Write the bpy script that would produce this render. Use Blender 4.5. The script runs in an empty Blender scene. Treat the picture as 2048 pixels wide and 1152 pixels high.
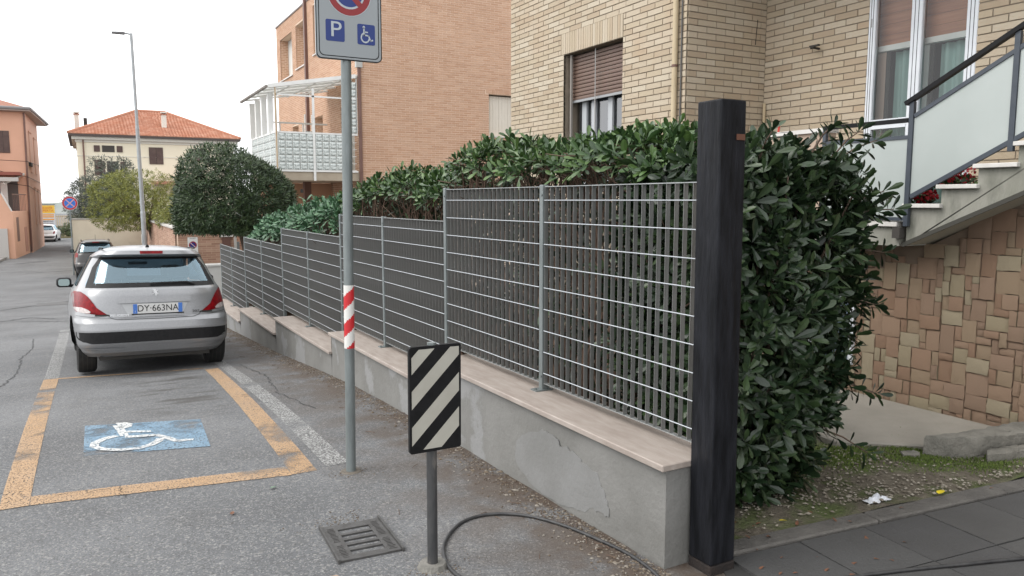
import bpy, bmesh, math, random
import numpy as np
from mathutils import Matrix, Vector, Euler
random.seed(7); RNG=np.random.default_rng(11)
R=math.radians; sc=bpy.context.scene; COL=sc.collection

# ------------------------------------------------------------------ camera, sky, sun, exposure
CAM=Vector((0,0,1.65))
cd=bpy.data.cameras.new('camera'); cam=bpy.data.objects.new('camera',cd); COL.objects.link(cam)
cam.location=CAM; cam.rotation_euler=(R(90-6.5),0,R(-29)); cd.sensor_width=36; cd.lens=1540/2048*36
cd.clip_start=.05; cd.clip_end=2000; sc.camera=cam
SUN_EL,SUN_AZ=R(48),R(-75)          # azimuth measured from +Y towards +X
w=bpy.data.worlds.new('World'); sc.world=w; w.use_nodes=True
nt=w.node_tree; nt.nodes.clear()
sky=nt.nodes.new('ShaderNodeTexSky'); sky.sky_type='NISHITA'; sky.sun_disc=False
sky.sun_elevation=SUN_EL; sky.sun_rotation=SUN_AZ; sky.air_density=1.0; sky.dust_density=1.0; sky.ozone_density=1.0
hs=nt.nodes.new('ShaderNodeHueSaturation'); hs.inputs['Saturation'].default_value=.10
bg=nt.nodes.new('ShaderNodeBackground'); bg.inputs['Strength'].default_value=.15
wo=nt.nodes.new('ShaderNodeOutputWorld')
cl=nt.nodes.new('ShaderNodeMix'); cl.data_type='RGBA'; cl.inputs[0].default_value=.8; cl.inputs[7].default_value=(6.7,6.75,6.85,1)   # even overcast layer over the sky
nt.links.new(sky.outputs[0],hs.inputs['Color']); nt.links.new(hs.outputs[0],cl.inputs[6]); nt.links.new(cl.outputs[2],bg.inputs['Color']); nt.links.new(bg.outputs[0],wo.inputs['Surface'])
sl=bpy.data.lights.new('sun','SUN'); sl.energy=.9; sl.angle=R(35); sl.color=(1,.96,.9)
so=bpy.data.objects.new('sun',sl); COL.objects.link(so)
sd=Vector((math.sin(SUN_AZ)*math.cos(SUN_EL),math.cos(SUN_AZ)*math.cos(SUN_EL),math.sin(SUN_EL)))
so.rotation_euler=(-sd).to_track_quat('-Z','Y').to_euler(); so.location=(0,0,30)
sc.view_settings.view_transform='Standard'; sc.view_settings.look='None'; sc.view_settings.gamma=1; sc.view_settings.exposure=1.05

# ------------------------------------------------------------------ helpers
GP=[(-60,0.0),(2.5,0),(4,-.03),(5.5,-.06),(7,-.125),(8.4,-.225),(10.5,-.40),(14.5,-.66),(20,-.97),(28,-1.35),(37,-1.66),(50,-1.85),(70,-1.95),(600,-2.6)]
def gz(y): return float(np.interp(y,[a for a,b in GP],[b for a,b in GP]))
def lerp(k,x): return float(np.interp(x,[a for a,b in k],[b for a,b in k]))

class MB:
    def __init__(s): s.v=[]; s.f=[]
    def add(s,v,f):
        n=len(s.v); s.v+=[tuple(p) for p in v]; s.f+=[tuple(i+n for i in q) for q in f]; return s
    def box(s,x0,x1,y0,y1,z0,z1,M=None):
        v=[(x,y,z) for z in (z0,z1) for y in (y0,y1) for x in (x0,x1)]
        if M is not None: v=[tuple(M@Vector(p)) for p in v]
        return s.add(v,[(0,2,3,1),(4,5,7,6),(0,1,5,4),(2,6,7,3),(0,4,6,2),(1,3,7,5)])
    def prism(s,poly,fn,d0,d1):
        """poly: 2-D outline (counter-clockwise), fn(a,b,d)->xyz"""
        n=len(poly); v=[fn(a,b,d0) for a,b in poly]+[fn(a,b,d1) for a,b in poly]
        return s.add(v,[tuple(range(n-1,-1,-1)),tuple(range(n,2*n))]+[(i,(i+1)%n,n+(i+1)%n,n+i) for i in range(n)])
    def tube(s,pts,r,n=8,caps=True):
        pts=[Vector(p) for p in pts]; rs=r if isinstance(r,(list,tuple)) else [r]*len(pts)
        up=None; base=len(s.v)
        for i,p in enumerate(pts):
            t=(pts[min(i+1,len(pts)-1)]-pts[max(i-1,0)]).normalized()
            if up is None:
                up=Vector((0,0,1)) if abs(t.z)<.9 else Vector((1,0,0))
            a=t.cross(up).normalized(); b=a.cross(t); up=b
            for k in range(n):
                th=2*math.pi*k/n; s.v.append(tuple(p+a*(math.cos(th)*rs[i])+b*(math.sin(th)*rs[i])))
        for i in range(len(pts)-1):
            for k in range(n):
                a0=base+i*n+k; a1=base+i*n+(k+1)%n; s.f.append((a0,a1,a1+n,a0+n))
        if caps:
            s.f.append(tuple(base+k for k in range(n-1,-1,-1))); e=base+(len(pts)-1)*n; s.f.append(tuple(e+k for k in range(n)))
        return s
    def bar(s,p,q,wx,wz,side=None):
        """rectangular bar from p to q: wx across 'side', wz across the third direction"""
        p,q=Vector(p),Vector(q); t=(q-p).normalized()
        sd_=Vector(side) if side is not None else (Vector((0,0,1)).cross(t) if abs(t.z)<.95 else Vector((1,0,0)))
        a=(sd_-t*sd_.dot(t)).normalized(); b=t.cross(a)
        v=[o+a*(wx/2*i)+b*(wz/2*j) for o in (p,q) for i,j in ((-1,-1),(1,-1),(1,1),(-1,1))]
        return s.add(v,[(3,2,1,0),(4,5,6,7),(0,1,5,4),(1,2,6,5),(2,3,7,6),(3,0,4,7)])
    def grid(s,P):
        """P[i][j] points"""
        n=len(P); m=len(P[0]); base=len(s.v)
        for row in P: s.v+=[tuple(p) for p in row]
        s.f+=[(base+i*m+j,base+i*m+j+1,base+(i+1)*m+j+1,base+(i+1)*m+j) for i in range(n-1) for j in range(m-1)]
        return s
    def disc(s,fn,r0,r1,a0=0,a1=2*math.pi,n=32,d=0):
        v=[];f=[]
        for i in range(n+1):
            t=a0+(a1-a0)*i/n
            v+= [fn(r0*math.cos(t),r0*math.sin(t),d),fn(r1*math.cos(t),r1*math.sin(t),d)]
        f=[(2*i,2*i+1,2*i+3,2*i+2) for i in range(n)]
        return s.add(v,f)
    def mesh(s,name,mat=None,smooth=False,bevel=0,seg=2,weld=False):
        me=bpy.data.meshes.new(name); me.from_pydata(s.v,[],s.f); 
        if bevel or weld or smooth:
            bm=bmesh.new(); bm.from_mesh(me)
            if weld or bevel: bmesh.ops.remove_doubles(bm,verts=bm.verts,dist=1e-5)
            if bevel: bmesh.ops.bevel(bm,geom=list(bm.edges),offset=bevel,segments=seg,affect='EDGES',profile=.5,clamp_overlap=True)
            bmesh.ops.recalc_face_normals(bm,faces=bm.faces)
            bm.to_mesh(me); bm.free()
        if smooth:
            me.polygons.foreach_set('use_smooth',[True]*len(me.polygons))
            if smooth!='all': me.set_sharp_from_angle(angle=R(smooth if not isinstance(smooth,bool) else 35))
        if mat: me.materials.append(mat)
        me.update(); return me
    def part(s,name,mat,parent=None,**k):
        return link(name,s.mesh(name,mat,**k),parent)

def wloc(o):
    v=Vector((0,0,0))
    while o is not None: v+=o.location; o=o.parent
    return v
def link(name,me,parent=None,loc=None,rot=None,scale=None,local=False):
    """geometry is given in world coordinates unless local=True"""
    o=bpy.data.objects.new(name,me); COL.objects.link(o)
    if parent is not None:
        o.parent=parent
        o.location=Vector(loc or (0,0,0))-(Vector((0,0,0)) if local else wloc(parent))
    elif loc: o.location=loc
    if rot: o.rotation_euler=rot
    if scale: o.scale=scale
    return o
def tag(o,label=None,cat=None,group=None,kind=None):
    if label: o['label']=label
    if cat: o['category']=cat
    if group: o['group']=group
    if kind: o['kind']=kind
    return o
def thing(name,label,cat,loc=(0,0,0),group=None,rot=None):
    o=bpy.data.objects.new(name,None); COL.objects.link(o); o.location=loc; o.empty_display_size=.2
    if rot: o.rotation_euler=rot
    return tag(o,label,cat,group)
def txt(name,s,size,loc,mat,parent,rot=(R(90),0,0),align='CENTER',extrude=.0006,local=False,space=1.0,sx=1.0):
    c=bpy.data.curves.new('t','FONT'); c.body=s; c.size=size; c.align_x=align; c.align_y='CENTER'; c.extrude=extrude; c.space_character=space
    o=bpy.data.objects.new('t',c); COL.objects.link(o); dg=bpy.context.evaluated_depsgraph_get(); dg.update()
    me=bpy.data.meshes.new_from_object(o.evaluated_get(dg)); bpy.data.objects.remove(o); bpy.data.curves.remove(c)
    me.materials.clear(); me.materials.append(mat)
    return link(name,me,parent,loc,rot,(sx,1,1),local=local)

# ------------------------------------------------------------------ materials
MATS={}
def mat(name,col,col2=None,scale=4.0,rough=.8,bump=0.0,bscale=80.0,metal=0.0,rand=0.0,speck=None,coat=0.0,spec=.5,stretch=(1,1,1),detail=6,lo=.35,hi=.65,stain=None,stscale=2.0,stlo=.5,sthi=.7,trans=0,wear=None):
    m=bpy.data.materials.new(name); m.use_nodes=True; t=m.node_tree; N=t.nodes; L=t.links; N.clear()
    out=N.new('ShaderNodeOutputMaterial'); b=N.new('ShaderNodeBsdfPrincipled'); L.new(b.outputs[0],out.inputs[0])
    b.inputs['Roughness'].default_value=rough; b.inputs['Metallic'].default_value=metal; b.inputs['Specular IOR Level'].default_value=spec
    b.inputs['Coat Weight'].default_value=coat; b.inputs['Coat Roughness'].default_value=.05
    tc=N.new('ShaderNodeTexCoord'); mp=N.new('ShaderNodeMapping'); mp.inputs['Scale'].default_value=stretch; L.new(tc.outputs['Object'],mp.inputs[0])
    def noise(sc_,det=detail):
        n=N.new('ShaderNodeTexNoise'); n.inputs['Scale'].default_value=sc_; n.inputs['Detail'].default_value=det; n.inputs['Roughness'].default_value=.6; L.new(mp.outputs[0],n.inputs['Vector']); return n.outputs['Fac']
    def ramp(src,a,c):
        r=N.new('ShaderNodeMapRange'); r.inputs['From Min'].default_value=a; r.inputs['From Max'].default_value=c; L.new(src,r.inputs['Value']); return r.outputs[0]
    def mix(f,a,c):
        x=N.new('ShaderNodeMix'); x.data_type='RGBA'
        if isinstance(f,float): x.inputs[0].default_value=f
        else: L.new(f,x.inputs[0])
        for i,q in ((6,a),(7,c)):
            if isinstance(q,tuple): x.inputs[i].default_value=(*q,1)
            else: L.new(q,x.inputs[i])
        return x.outputs[2]
    c=tuple(col)
    if rand:
        oi=N.new('ShaderNodeObjectInfo'); ge=N.new('ShaderNodeNewGeometry')
        ad=N.new('ShaderNodeMath'); ad.operation='ADD'; L.new(oi.outputs['Random'],ad.inputs[0]); L.new(ge.outputs['Random Per Island'],ad.inputs[1])
        fr=N.new('ShaderNodeMath'); fr.operation='FRACT'; L.new(ad.outputs[0],fr.inputs[0])
        cr=N.new('ShaderNodeValToRGB'); cols=rand; cr.color_ramp.interpolation='CONSTANT' if len(cols)>3 else 'LINEAR'
        while len(cr.color_ramp.elements)<len(cols): cr.color_ramp.elements.new(.5)
        for i,q in enumerate(cols):
            e=cr.color_ramp.elements[i]; e.position=i/(len(cols) if len(cols)>3 else len(cols)-1); e.color=(*q,1)
        L.new(fr.outputs[0],cr.inputs[0]); c=cr.outputs[0]
        if col2: 
            c=mix(ramp(noise(scale),lo,hi),c,mix(.5,c,tuple(col2)))
    elif col2: c=mix(ramp(noise(scale),lo,hi),c,tuple(col2))
    if stain: c=mix(ramp(noise(stscale,8),stlo,sthi),c,tuple(stain))
    if speck:
        vo=N.new('ShaderNodeTexVoronoi'); vo.inputs['Scale'].default_value=speck[1]; L.new(mp.outputs[0],vo.inputs['Vector'])
        sx=N.new('ShaderNodeSeparateColor'); L.new(vo.outputs['Color'],sx.inputs[0])
        c=mix(ramp(sx.outputs[0],speck[2],speck[2]+.15),c,tuple(speck[0]))
    if isinstance(c,tuple): b.inputs['Base Color'].default_value=(*c,1)
    else: L.new(c,b.inputs['Base Color'])
    if bump:
        bp=N.new('ShaderNodeBump'); bp.inputs['Strength'].default_value=bump; bp.inputs['Distance'].default_value=.02
        L.new(noise(bscale,3),bp.inputs['Height']); L.new(bp.outputs[0],b.inputs['Normal'])
    if wear:                                   # worn paint: gaps where the road below shows
        tr=N.new('ShaderNodeBsdfTransparent'); mx=N.new('ShaderNodeMixShader')
        f1=ramp(noise(wear[0],8),wear[1],wear[1]+.06); f2=ramp(noise(wear[2],4),wear[3],wear[3]+.12)
        ml=N.new('ShaderNodeMath'); ml.operation='MULTIPLY'; L.new(f1,ml.inputs[0]); L.new(f2,ml.inputs[1])
        L.new(ml.outputs[0],mx.inputs[0]); L.new(tr.outputs[0],mx.inputs[1]); L.new(b.outputs[0],mx.inputs[2]); L.new(mx.outputs[0],out.inputs[0])
    MATS[name]=m; return m
def glass(name,tint=(.75,.85,.9),rough=.02,base=.06,op=0.0,opcol=(.5,.5,.5),gcol=(1,1,1)):
    m=bpy.data.materials.new(name); m.use_nodes=True; t=m.node_tree; N=t.nodes; L=t.links; N.clear()
    out=N.new('ShaderNodeOutputMaterial'); tr=N.new('ShaderNodeBsdfTransparent'); tr.inputs[0].default_value=(*tint,1)
    gl=N.new('ShaderNodeBsdfGlossy'); gl.inputs['Roughness'].default_value=rough; gl.inputs['Color'].default_value=(*gcol,1)
    fr=N.new('ShaderNodeFresnel'); fr.inputs[0].default_value=1.5
    ad=N.new('ShaderNodeMath'); ad.operation='ADD'; ad.inputs[1].default_value=base; L.new(fr.outputs[0],ad.inputs[0])
    mx=N.new('ShaderNodeMixShader'); L.new(ad.outputs[0],mx.inputs[0]); L.new(gl.outputs[0],mx.inputs[2])
    if op:
        df=N.new('ShaderNodeBsdfPrincipled'); df.inputs['Base Color'].default_value=(*opcol,1); df.inputs['Roughness'].default_value=.4
        m2=N.new('ShaderNodeMixShader'); m2.inputs[0].default_value=op; L.new(tr.outputs[0],m2.inputs[1]); L.new(df.outputs[0],m2.inputs[2]); L.new(m2.outputs[0],mx.inputs[1])
    else: L.new(tr.outputs[0],mx.inputs[1])
    L.new(mx.outputs[0],out.inputs[0]); return m

def translucent(name,col):
    m=bpy.data.materials.new(name); m.use_nodes=True; t=m.node_tree; N=t.nodes; L=t.links; N.clear()
    o=N.new('ShaderNodeOutputMaterial'); a=N.new('ShaderNodeBsdfDiffuse'); b=N.new('ShaderNodeBsdfTranslucent'); x=N.new('ShaderNodeMixShader'); x.inputs[0].default_value=.55
    n=N.new('ShaderNodeTexNoise'); n.inputs['Scale'].default_value=4; r=N.new('ShaderNodeMix'); r.data_type='RGBA'; L.new(n.outputs['Fac'],r.inputs[0]); r.inputs[6].default_value=(*col,1); r.inputs[7].default_value=(*[c*.8 for c in col],1)
    for s_ in (a,b): L.new(r.outputs[2],s_.inputs[0])
    L.new(a.outputs[0],x.inputs[1]); L.new(b.outputs[0],x.inputs[2]); L.new(x.outputs[0],o.inputs[0]); return m
def asphalt_material():
    m=bpy.data.materials.new('asphalt'); m.use_nodes=True; t=m.node_tree; N=t.nodes; L=t.links; N.clear()
    out=N.new('ShaderNodeOutputMaterial'); b=N.new('ShaderNodeBsdfPrincipled'); L.new(b.outputs[0],out.inputs[0]); b.inputs['Roughness'].default_value=.78; b.inputs['Specular IOR Level'].default_value=.35
    tc=N.new('ShaderNodeTexCoord'); P=tc.outputs['Object']
    def noise(s,d=6,stretch=None,dist=0):
        n=N.new('ShaderNodeTexNoise'); n.inputs['Scale'].default_value=s; n.inputs['Detail'].default_value=d; n.inputs['Distortion'].default_value=dist
        if stretch:
            mp=N.new('ShaderNodeMapping'); mp.inputs['Scale'].default_value=stretch; L.new(P,mp.inputs[0]); L.new(mp.outputs[0],n.inputs['Vector'])
        else: L.new(P,n.inputs['Vector'])
        return n.outputs['Fac']
    def rng(s,a,c,lo=0.,hi=1.):
        r=N.new('ShaderNodeMapRange'); r.inputs[1].default_value=a; r.inputs[2].default_value=c; r.inputs[3].default_value=lo; r.inputs[4].default_value=hi; L.new(s,r.inputs[0]); return r.outputs[0]
    def mul(a,c,op='MULTIPLY'):
        x=N.new('ShaderNodeMath'); x.operation=op
        for i,q in enumerate((a,c)):
            if isinstance(q,(int,float)): x.inputs[i].default_value=q
            else: L.new(q,x.inputs[i])
        return x.outputs[0]
    def mix(f,a,c):
        x=N.new('ShaderNodeMix'); x.data_type='RGBA'
        if isinstance(f,float): x.inputs[0].default_value=f
        else: L.new(f,x.inputs[0])
        for i,q in ((6,a),(7,c)):
            if isinstance(q,tuple): x.inputs[i].default_value=(*q,1)
            else: L.new(q,x.inputs[i])
        return x.outputs[2]
    sp=N.new('ShaderNodeSeparateXYZ'); L.new(P,sp.inputs[0]); X,Y=sp.outputs[0],sp.outputs[1]
    c=mix(rng(noise(.9,8),.35,.65),(.098,.101,.106),(.150,.154,.160))
    c=mix(rng(noise(2.7,8),.55,.75,0,.45),c,(.10,.098,.095))
    vo=N.new('ShaderNodeTexVoronoi'); vo.inputs['Scale'].default_value=150; L.new(P,vo.inputs['Vector'])
    sx=N.new('ShaderNodeSeparateColor'); L.new(vo.outputs['Color'],sx.inputs[0])
    c=mix(rng(sx.outputs[0],.72,1.0,0,.6),c,(.34,.335,.32)); c=mix(rng(sx.outputs[1],.65,1.0,0,.6),c,(.045,.045,.045))
    vo2=N.new('ShaderNodeTexVoronoi'); vo2.inputs['Scale'].default_value=70; L.new(P,vo2.inputs['Vector'])
    sx2=N.new('ShaderNodeSeparateColor'); L.new(vo2.outputs['Color'],sx2.inputs[0])
    c=mix(rng(sx2.outputs[0],.9,1.0,0,.4),c,(.34,.33,.31)); c=mix(rng(sx2.outputs[1],.84,1.0,0,.4),c,(.06,.058,.055))
    # earth washed along the foot of the low wall
    dirt=mul(mul(rng(X,1.15,2.1),rng(X,2.6,2.3)),rng(noise(3.2,8),.34,.56))
    c=mix(mul(dirt,.85),c,(.085,.064,.048))
    dirt2=mul(mul(mul(rng(X,1.75,2.2),rng(X,2.8,2.4)),rng(noise(7,8),.42,.6)),.85); c=mix(dirt2,c,(.075,.052,.038))
    # oil and rubber stains in the parking bay
    st=mul(mul(rng(noise(2.2,6,(1.0,2.5,1)),.48,.62),rng(Y,6.2,7.4)),mul(rng(Y,9.9,9.2),mul(rng(X,.15,.5),rng(X,1.15,.9)))); c=mix(mul(st,.85),c,(.06,.056,.052))
    # cracks
    vc=N.new('ShaderNodeTexVoronoi'); vc.feature='DISTANCE_TO_EDGE'; vc.inputs['Scale'].default_value=.55
    nz=N.new('ShaderNodeTexNoise'); nz.inputs['Scale'].default_value=3; nz.inputs['Detail'].default_value=6; L.new(P,nz.inputs['Vector'])
    va=N.new('ShaderNodeVectorMath'); va.operation='MULTIPLY_ADD'; va.inputs[1].default_value=(.35,.35,.35); L.new(nz.outputs['Color'],va.inputs[0]); L.new(P,va.inputs[2]); L.new(va.outputs[0],vc.inputs['Vector'])
    crk=mul(mul(rng(vc.outputs['Distance'],.007,.002),rng(noise(.35,2),.5,.58)),.8); crk=mul(crk,rng(X,-.3,-.6)); c=mix(crk,c,(.04,.04,.04))
    # long seams of trench patches
    sm=mul(rng(mul(mul(noise(1.3,3),.9),mul(Y,-13.9,'ADD'),'ADD'),.04,.0),rng(mul(mul(noise(1.3,3),.9),mul(Y,-13.9,'ADD'),'ADD'),-.04,.0)); c=mix(mul(sm,.7),c,(.05,.05,.05))
    L.new(c,b.inputs['Base Color'])
    bp=N.new('ShaderNodeBump'); bp.inputs['Strength'].default_value=.4; bp.inputs['Distance'].default_value=.012
    L.new(mul(sx.outputs[0],mul(noise(160,2),.6),'ADD'),bp.inputs['Height']); L.new(bp.outputs[0],b.inputs['Normal'])
    return m
ASPH=asphalt_material()
PLASTER=mat('cement_render',(.20,.198,.188),(.15,.148,.138),scale=2.2,rough=.9,bump=.25,bscale=30,stain=(.235,.236,.234),stscale=1.1,stlo=.55,sthi=.58)
TRAV=mat('travertine',(.36,.315,.28),(.28,.235,.205),scale=7,rough=.65,bump=.15,bscale=60,stretch=(3,.6,1))
GALV=mat('galvanised_steel',(.40,.42,.42),(.30,.315,.315),scale=12,rough=.45,metal=.55,bump=.05)
GALVP=mat('galvanised_post',(.21,.235,.235),(.155,.175,.175),scale=9,rough=.5,metal=.35,stretch=(2,2,.5))
BLACKP=mat('black_gloss_paint',(.006,.0065,.008),(.016,.017,.021),scale=9,rough=.4,bump=.3,bscale=11,stretch=(3,3,.5),stain=(.045,.046,.048),stscale=11,stlo=.70,sthi=.76,spec=.16)
RUST=mat('rusty_foot',(.012,.010,.010),(.026,.018,.015),scale=20,rough=.9,bump=.4,bscale=60)
BRICKM=[(.45,.38,.285),(.475,.405,.31),(.42,.345,.25),(.465,.39,.295),(.44,.365,.265),(.49,.425,.33),(.40,.32,.23),(.455,.38,.285)]
BRICK1=mat('yellow_brick',BRICKM[0],(.42,.30,.20),scale=2.2,rough=.9,bump=.3,bscale=70,rand=BRICKM,lo=.5,hi=.75)
MORT1=mat('grey_brown_mortar',(.20,.165,.125),(.26,.22,.17),scale=6,rough=.95,bump=.4)
BRICK2=mat('pink_brick',(.5,.31,.21),(.42,.25,.165),scale=1.0,rough=.9,rand=[(.51,.325,.225),(.53,.335,.23),(.46,.275,.18),(.51,.315,.21),(.55,.355,.245),(.48,.285,.185)])
MORT2=mat('pale_mortar',(.74,.58,.45),(.70,.54,.41),scale=3,rough=.95)
BRICK3=mat('brown_pink_brick',(.36,.22,.155),(.3,.18,.13),scale=2,rough=.9,rand=[(.34,.205,.14),(.42,.265,.19),(.30,.175,.12),(.45,.30,.215),(.38,.225,.16)])
MORT3=mat('dusty_mortar',(.50,.37,.28),scale=3,rough=.95)
WHITE=mat('white_paint',(.78,.78,.76),(.70,.70,.68),scale=3,rough=.5)
WALU=mat('white_aluminium',(.68,.71,.75),(.60,.63,.67),scale=4,rough=.35)
MARBLE=mat('white_marble',(.62,.60,.57),(.5,.48,.45),scale=5,rough=.4)
DARK=mat('dark_interior',(.035,.033,.03),rough=.9)
RAIL=mat('dark_grey_rail',(.035,.045,.06),(.05,.06,.075),scale=10,rough=.45)
CONC=mat('stained_concrete',(.29,.285,.25),(.20,.20,.165),scale=3,rough=.9,bump=.3,bscale=40,stain=(.085,.09,.07),stscale=4,stlo=.55,sthi=.75,stretch=(1,1,.35))
SOFFIT=mat('cream_soffit',(.36,.335,.27),(.31,.29,.23),scale=2,rough=.9)
FROST=mat('frosted_panel',(.40,.435,.42),(.35,.385,.37),scale=1.2,rough=.35)
BLACKPL=mat('black_plastic',(.009,.009,.010),(.016,.016,.017),scale=30,rough=.6,spec=.25)
RUBBER=mat('tyre_rubber',(.012,.012,.012),(.02,.02,.02),scale=20,rough=.85)
PIPE=mat('brown_pipe',(.13,.065,.05),(.16,.085,.065),scale=2,rough=.5)
BARK=mat('bark',(.075,.052,.038),(.13,.09,.065),scale=25,rough=.9,bump=.4)
TWIG=mat('brown_twig',(.075,.045,.032),(.13,.085,.058),scale=20,rough=.9)
SOIL=mat('garden_soil',(.07,.052,.038),(.11,.085,.06),scale=5,rough=.95,bump=.6,bscale=30)

# ------------------------------------------------------------------ ground
ys=[-60,-30,-10,0,2.5,4,5.5,7,8.4,10.5,12.5,14.5,17,20,24,28,32,37,43,50,60,70,90,130,200,600]
tag(MB().grid([[(x,y,gz(y)) for x in (-600,-60,-10,-4,-2,0,1,2.3,4,6,10,60,600)] for y in ys]).part('road',ASPH,smooth='all'),kind='structure')
# plot behind the low wall
tag(MB().grid([[(x,y,gz(y)+.012) for x in (2.47,4,6,9)] for y in (3.5,4,5.5,7,8.4,10.5,14.5,17.0)]).part('garden_soil',SOIL),kind='structure')
tag(MB().grid([[(x,y,gz(y)+.012) for x in (3.0,6,12,30)] for y in (17.0,20,24.4)]).part('courtyard',mat('courtyard_concrete',(.25,.24,.22),(.2,.19,.18),scale=2)),kind='structure')
def strip(name,pts,m,dz=.004,nx=1):
    """flat painted sheet following the road; pts = quad corners a,b,c,d (a->b one side, d->c the other)"""
    a,b,c,d=[Vector((*p,0)) for p in pts]; P=[]
    n=max(2,int((b-a).length/.5)+1)
    for i in range(n):
        t=i/(n-1); p=a.lerp(b,t); q=d.lerp(c,t); P.append([(*(p.lerp(q,j/4)).xy,gz(p.lerp(q,j/4).y)+dz) for j in range(5)])
    mb=MB().grid(P); return mb

# ------------------------------------------------------------------ painted markings
YEL=mat('worn_orange_paint',(.40,.26,.145),(.37,.255,.16),scale=3,rough=.8,wear=(90,.41,1.3,.30),bump=.3,bscale=90)
WPA=mat('worn_white_paint',(.36,.36,.35),(.30,.30,.295),scale=4,rough=.8,wear=(75,.47,1.6,.30),bump=.3,bscale=90)
BLU=mat('worn_blue_paint',(.15,.25,.345),(.18,.26,.33),scale=4,rough=.8,wear=(70,.40,2.0,.36),bump=.3,bscale=90)
WSY=mat('chipped_white_paint',(.60,.61,.60),(.5,.51,.51),scale=5,rough=.8,wear=(60,.42,3,.26),bump=.3,bscale=90)
yb=thing('parking_bay_marking','worn orange outline of the parking bay painted on the asphalt behind the silver car','road marking',(.4,7,gz(7)))
strip('l',[(-.50,4.93),(-.49,9.95),(-.345,9.95),(-.355,4.93)],0).part('marking_line',YEL,yb)
strip('r',[(1.20,4.70),(1.285,9.45),(1.14,9.45),(1.045,4.70)],0).part('marking_line',YEL,yb)
strip('f',[(-.352,4.93),(1.043,4.69),(1.043,4.87),(-.352,5.09)],0).part('marking_line',YEL,yb)
strip('b',[(-.342,9.87),(1.137,9.50),(1.137,9.60),(-.342,9.97)],0).part('marking_line',YEL,yb)
tag(strip('w1',[(-.49,9.98),(-.50,16.6),(-.34,16.6),(-.345,9.98)],0).part('marking_line',WPA),'white line on the road along the left side of the silver car','road marking')
tag(strip('w2',[(1.27,4.75),(1.36,13.5),(1.47,13.5),(1.42,4.75)],0).part('marking_line',WPA),'faded white line between the orange bay and the low wall','road marking')
bx=thing('disabled_symbol_marking','faded blue rectangle with white wheelchair symbol painted inside the parking bay','road marking',(.3,6.2,gz(6.2)))
strip('blue',[(-.09,5.83),(-.08,6.78),(.735,6.50),(.69,5.60)],0).part('blue_field',BLU,bx)
def on_blue(u,v,dz=.008):     # u along the bay width, v along its length, 0..1
    a=Vector((-.09,5.83)).lerp(Vector((.69,5.60)),u); b=Vector((-.08,6.78)).lerp(Vector((.735,6.50)),u); p=a.lerp(b,v); return (p.x,p.y,gz(p.y)+dz)
def stroke(pts,wd,mb):
    wd*=1.35
    L_=[];n=len(pts)
    for i,(u,v) in enumerate(pts):
        a=Vector(pts[max(i-1,0)]); b=Vector(pts[min(i+1,n-1)]); t=(b-a); t.y*=1.15; t.normalize(); nn=Vector((-t.y,t.x))
        L_.append([on_blue(u+nn.x*wd/2,v+nn.y*wd/2*.9),on_blue(u-nn.x*wd/2,v-nn.y*wd/2*.9)])
    mb.grid(L_)
wm=MB()
stroke([(.27+.0,.98),(.33,.99),(.36,.95),(.35,.86),(.30,.82)],.07,wm)
stroke([(.27,.93),(.30,.75),(.33,.52)],.055,wm); wm.grid([[on_blue(.33,.52),on_blue(.33,.45)],[on_blue(.58,.52),on_blue(.60,.45)]])
wm.grid([[on_blue(.35,.70),on_blue(.35,.64)],[on_blue(.55,.66),on_blue(.55,.60)]])
stroke([(.58,.50),(.70,.32),(.75,.22)],.05,wm); stroke([(.75,.22),(.82,.25),(.88,.24)],.05,wm)
stroke([(.26,.55),(.16,.47),(.09,.36),(.08,.24),(.15,.14),(.28,.08),(.42,.09),(.53,.17),(.60,.28),(.62,.36)],.055,wm)
wm.part('wheelchair_symbol',WSY,bx)

# seams, cracks and a cover in the road
ROAD=bpy.data.objects['road']; SEAM=mat('tarred_seam',(.035,.035,.036),rough=.8)
def crack(pts,wd,seed,name='seam',m=SEAM):
    r_=random.Random(seed); P=[]
    for (x0_,y0_),(x1_,y1_) in zip(pts[:-1],pts[1:]):
        n=14
        for i in range(n): P.append((x0_+(x1_-x0_)*i/n+r_.gauss(0,.012),y0_+(y1_-y0_)*i/n+r_.gauss(0,.02)))
    P.append(pts[-1]); Q=[]
    for i,p in enumerate(P):
        a=Vector(P[max(0,i-1)]); b=Vector(P[min(len(P)-1,i+1)]); t=(b-a).normalized(); w_=wd*r_.uniform(.5,1.3); nn=Vector((-t.y,t.x))*w_/2; Q.append([(p[0]+nn.x,p[1]+nn.y,gz(p[1]+nn.y)+.004),(p[0]-nn.x,p[1]-nn.y,gz(p[1]-nn.y)+.004)])
    MB().grid(Q).part(name,m,ROAD)
crack([(-1.97,23.1),(-1.38,24.0),(-.83,24.9),(-.41,25.4)],.10,1); crack([(-2.4,19.2),(-1.69,19.68),(-1.18,20.3),(-.67,19.6)],.09,2); crack([(-1.3,19.25),(-.32,18.6)],.05,3)
crack([(-.95,8.2),(-.88,9.67),(-.80,10.9),(-.86,12.3),(-.80,13.75),(-.87,15.3)],.016,4,'crack'); crack([(-3.5,50.4),(-2.0,51.8)],.3,5); crack([(-2.5,42.2),(-.6,43)],.25,6)
crack([(-.25,5.05),(.1,5.0),(.12,4.8)],.006,7,'crack'); crack([(1.62,6.3),(1.5,7.2),(1.62,8.4),(1.55,9.6)],.010,8,'crack')
MB().grid([[(x,y,gz(y)+.005) for y in (23.9,24.5,25.1)] for x in (-1.25,-.46)]).part('cover',mat('iron_cover',(.09,.09,.09),(.06,.06,.06),scale=8,rough=.7),ROAD)
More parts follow.
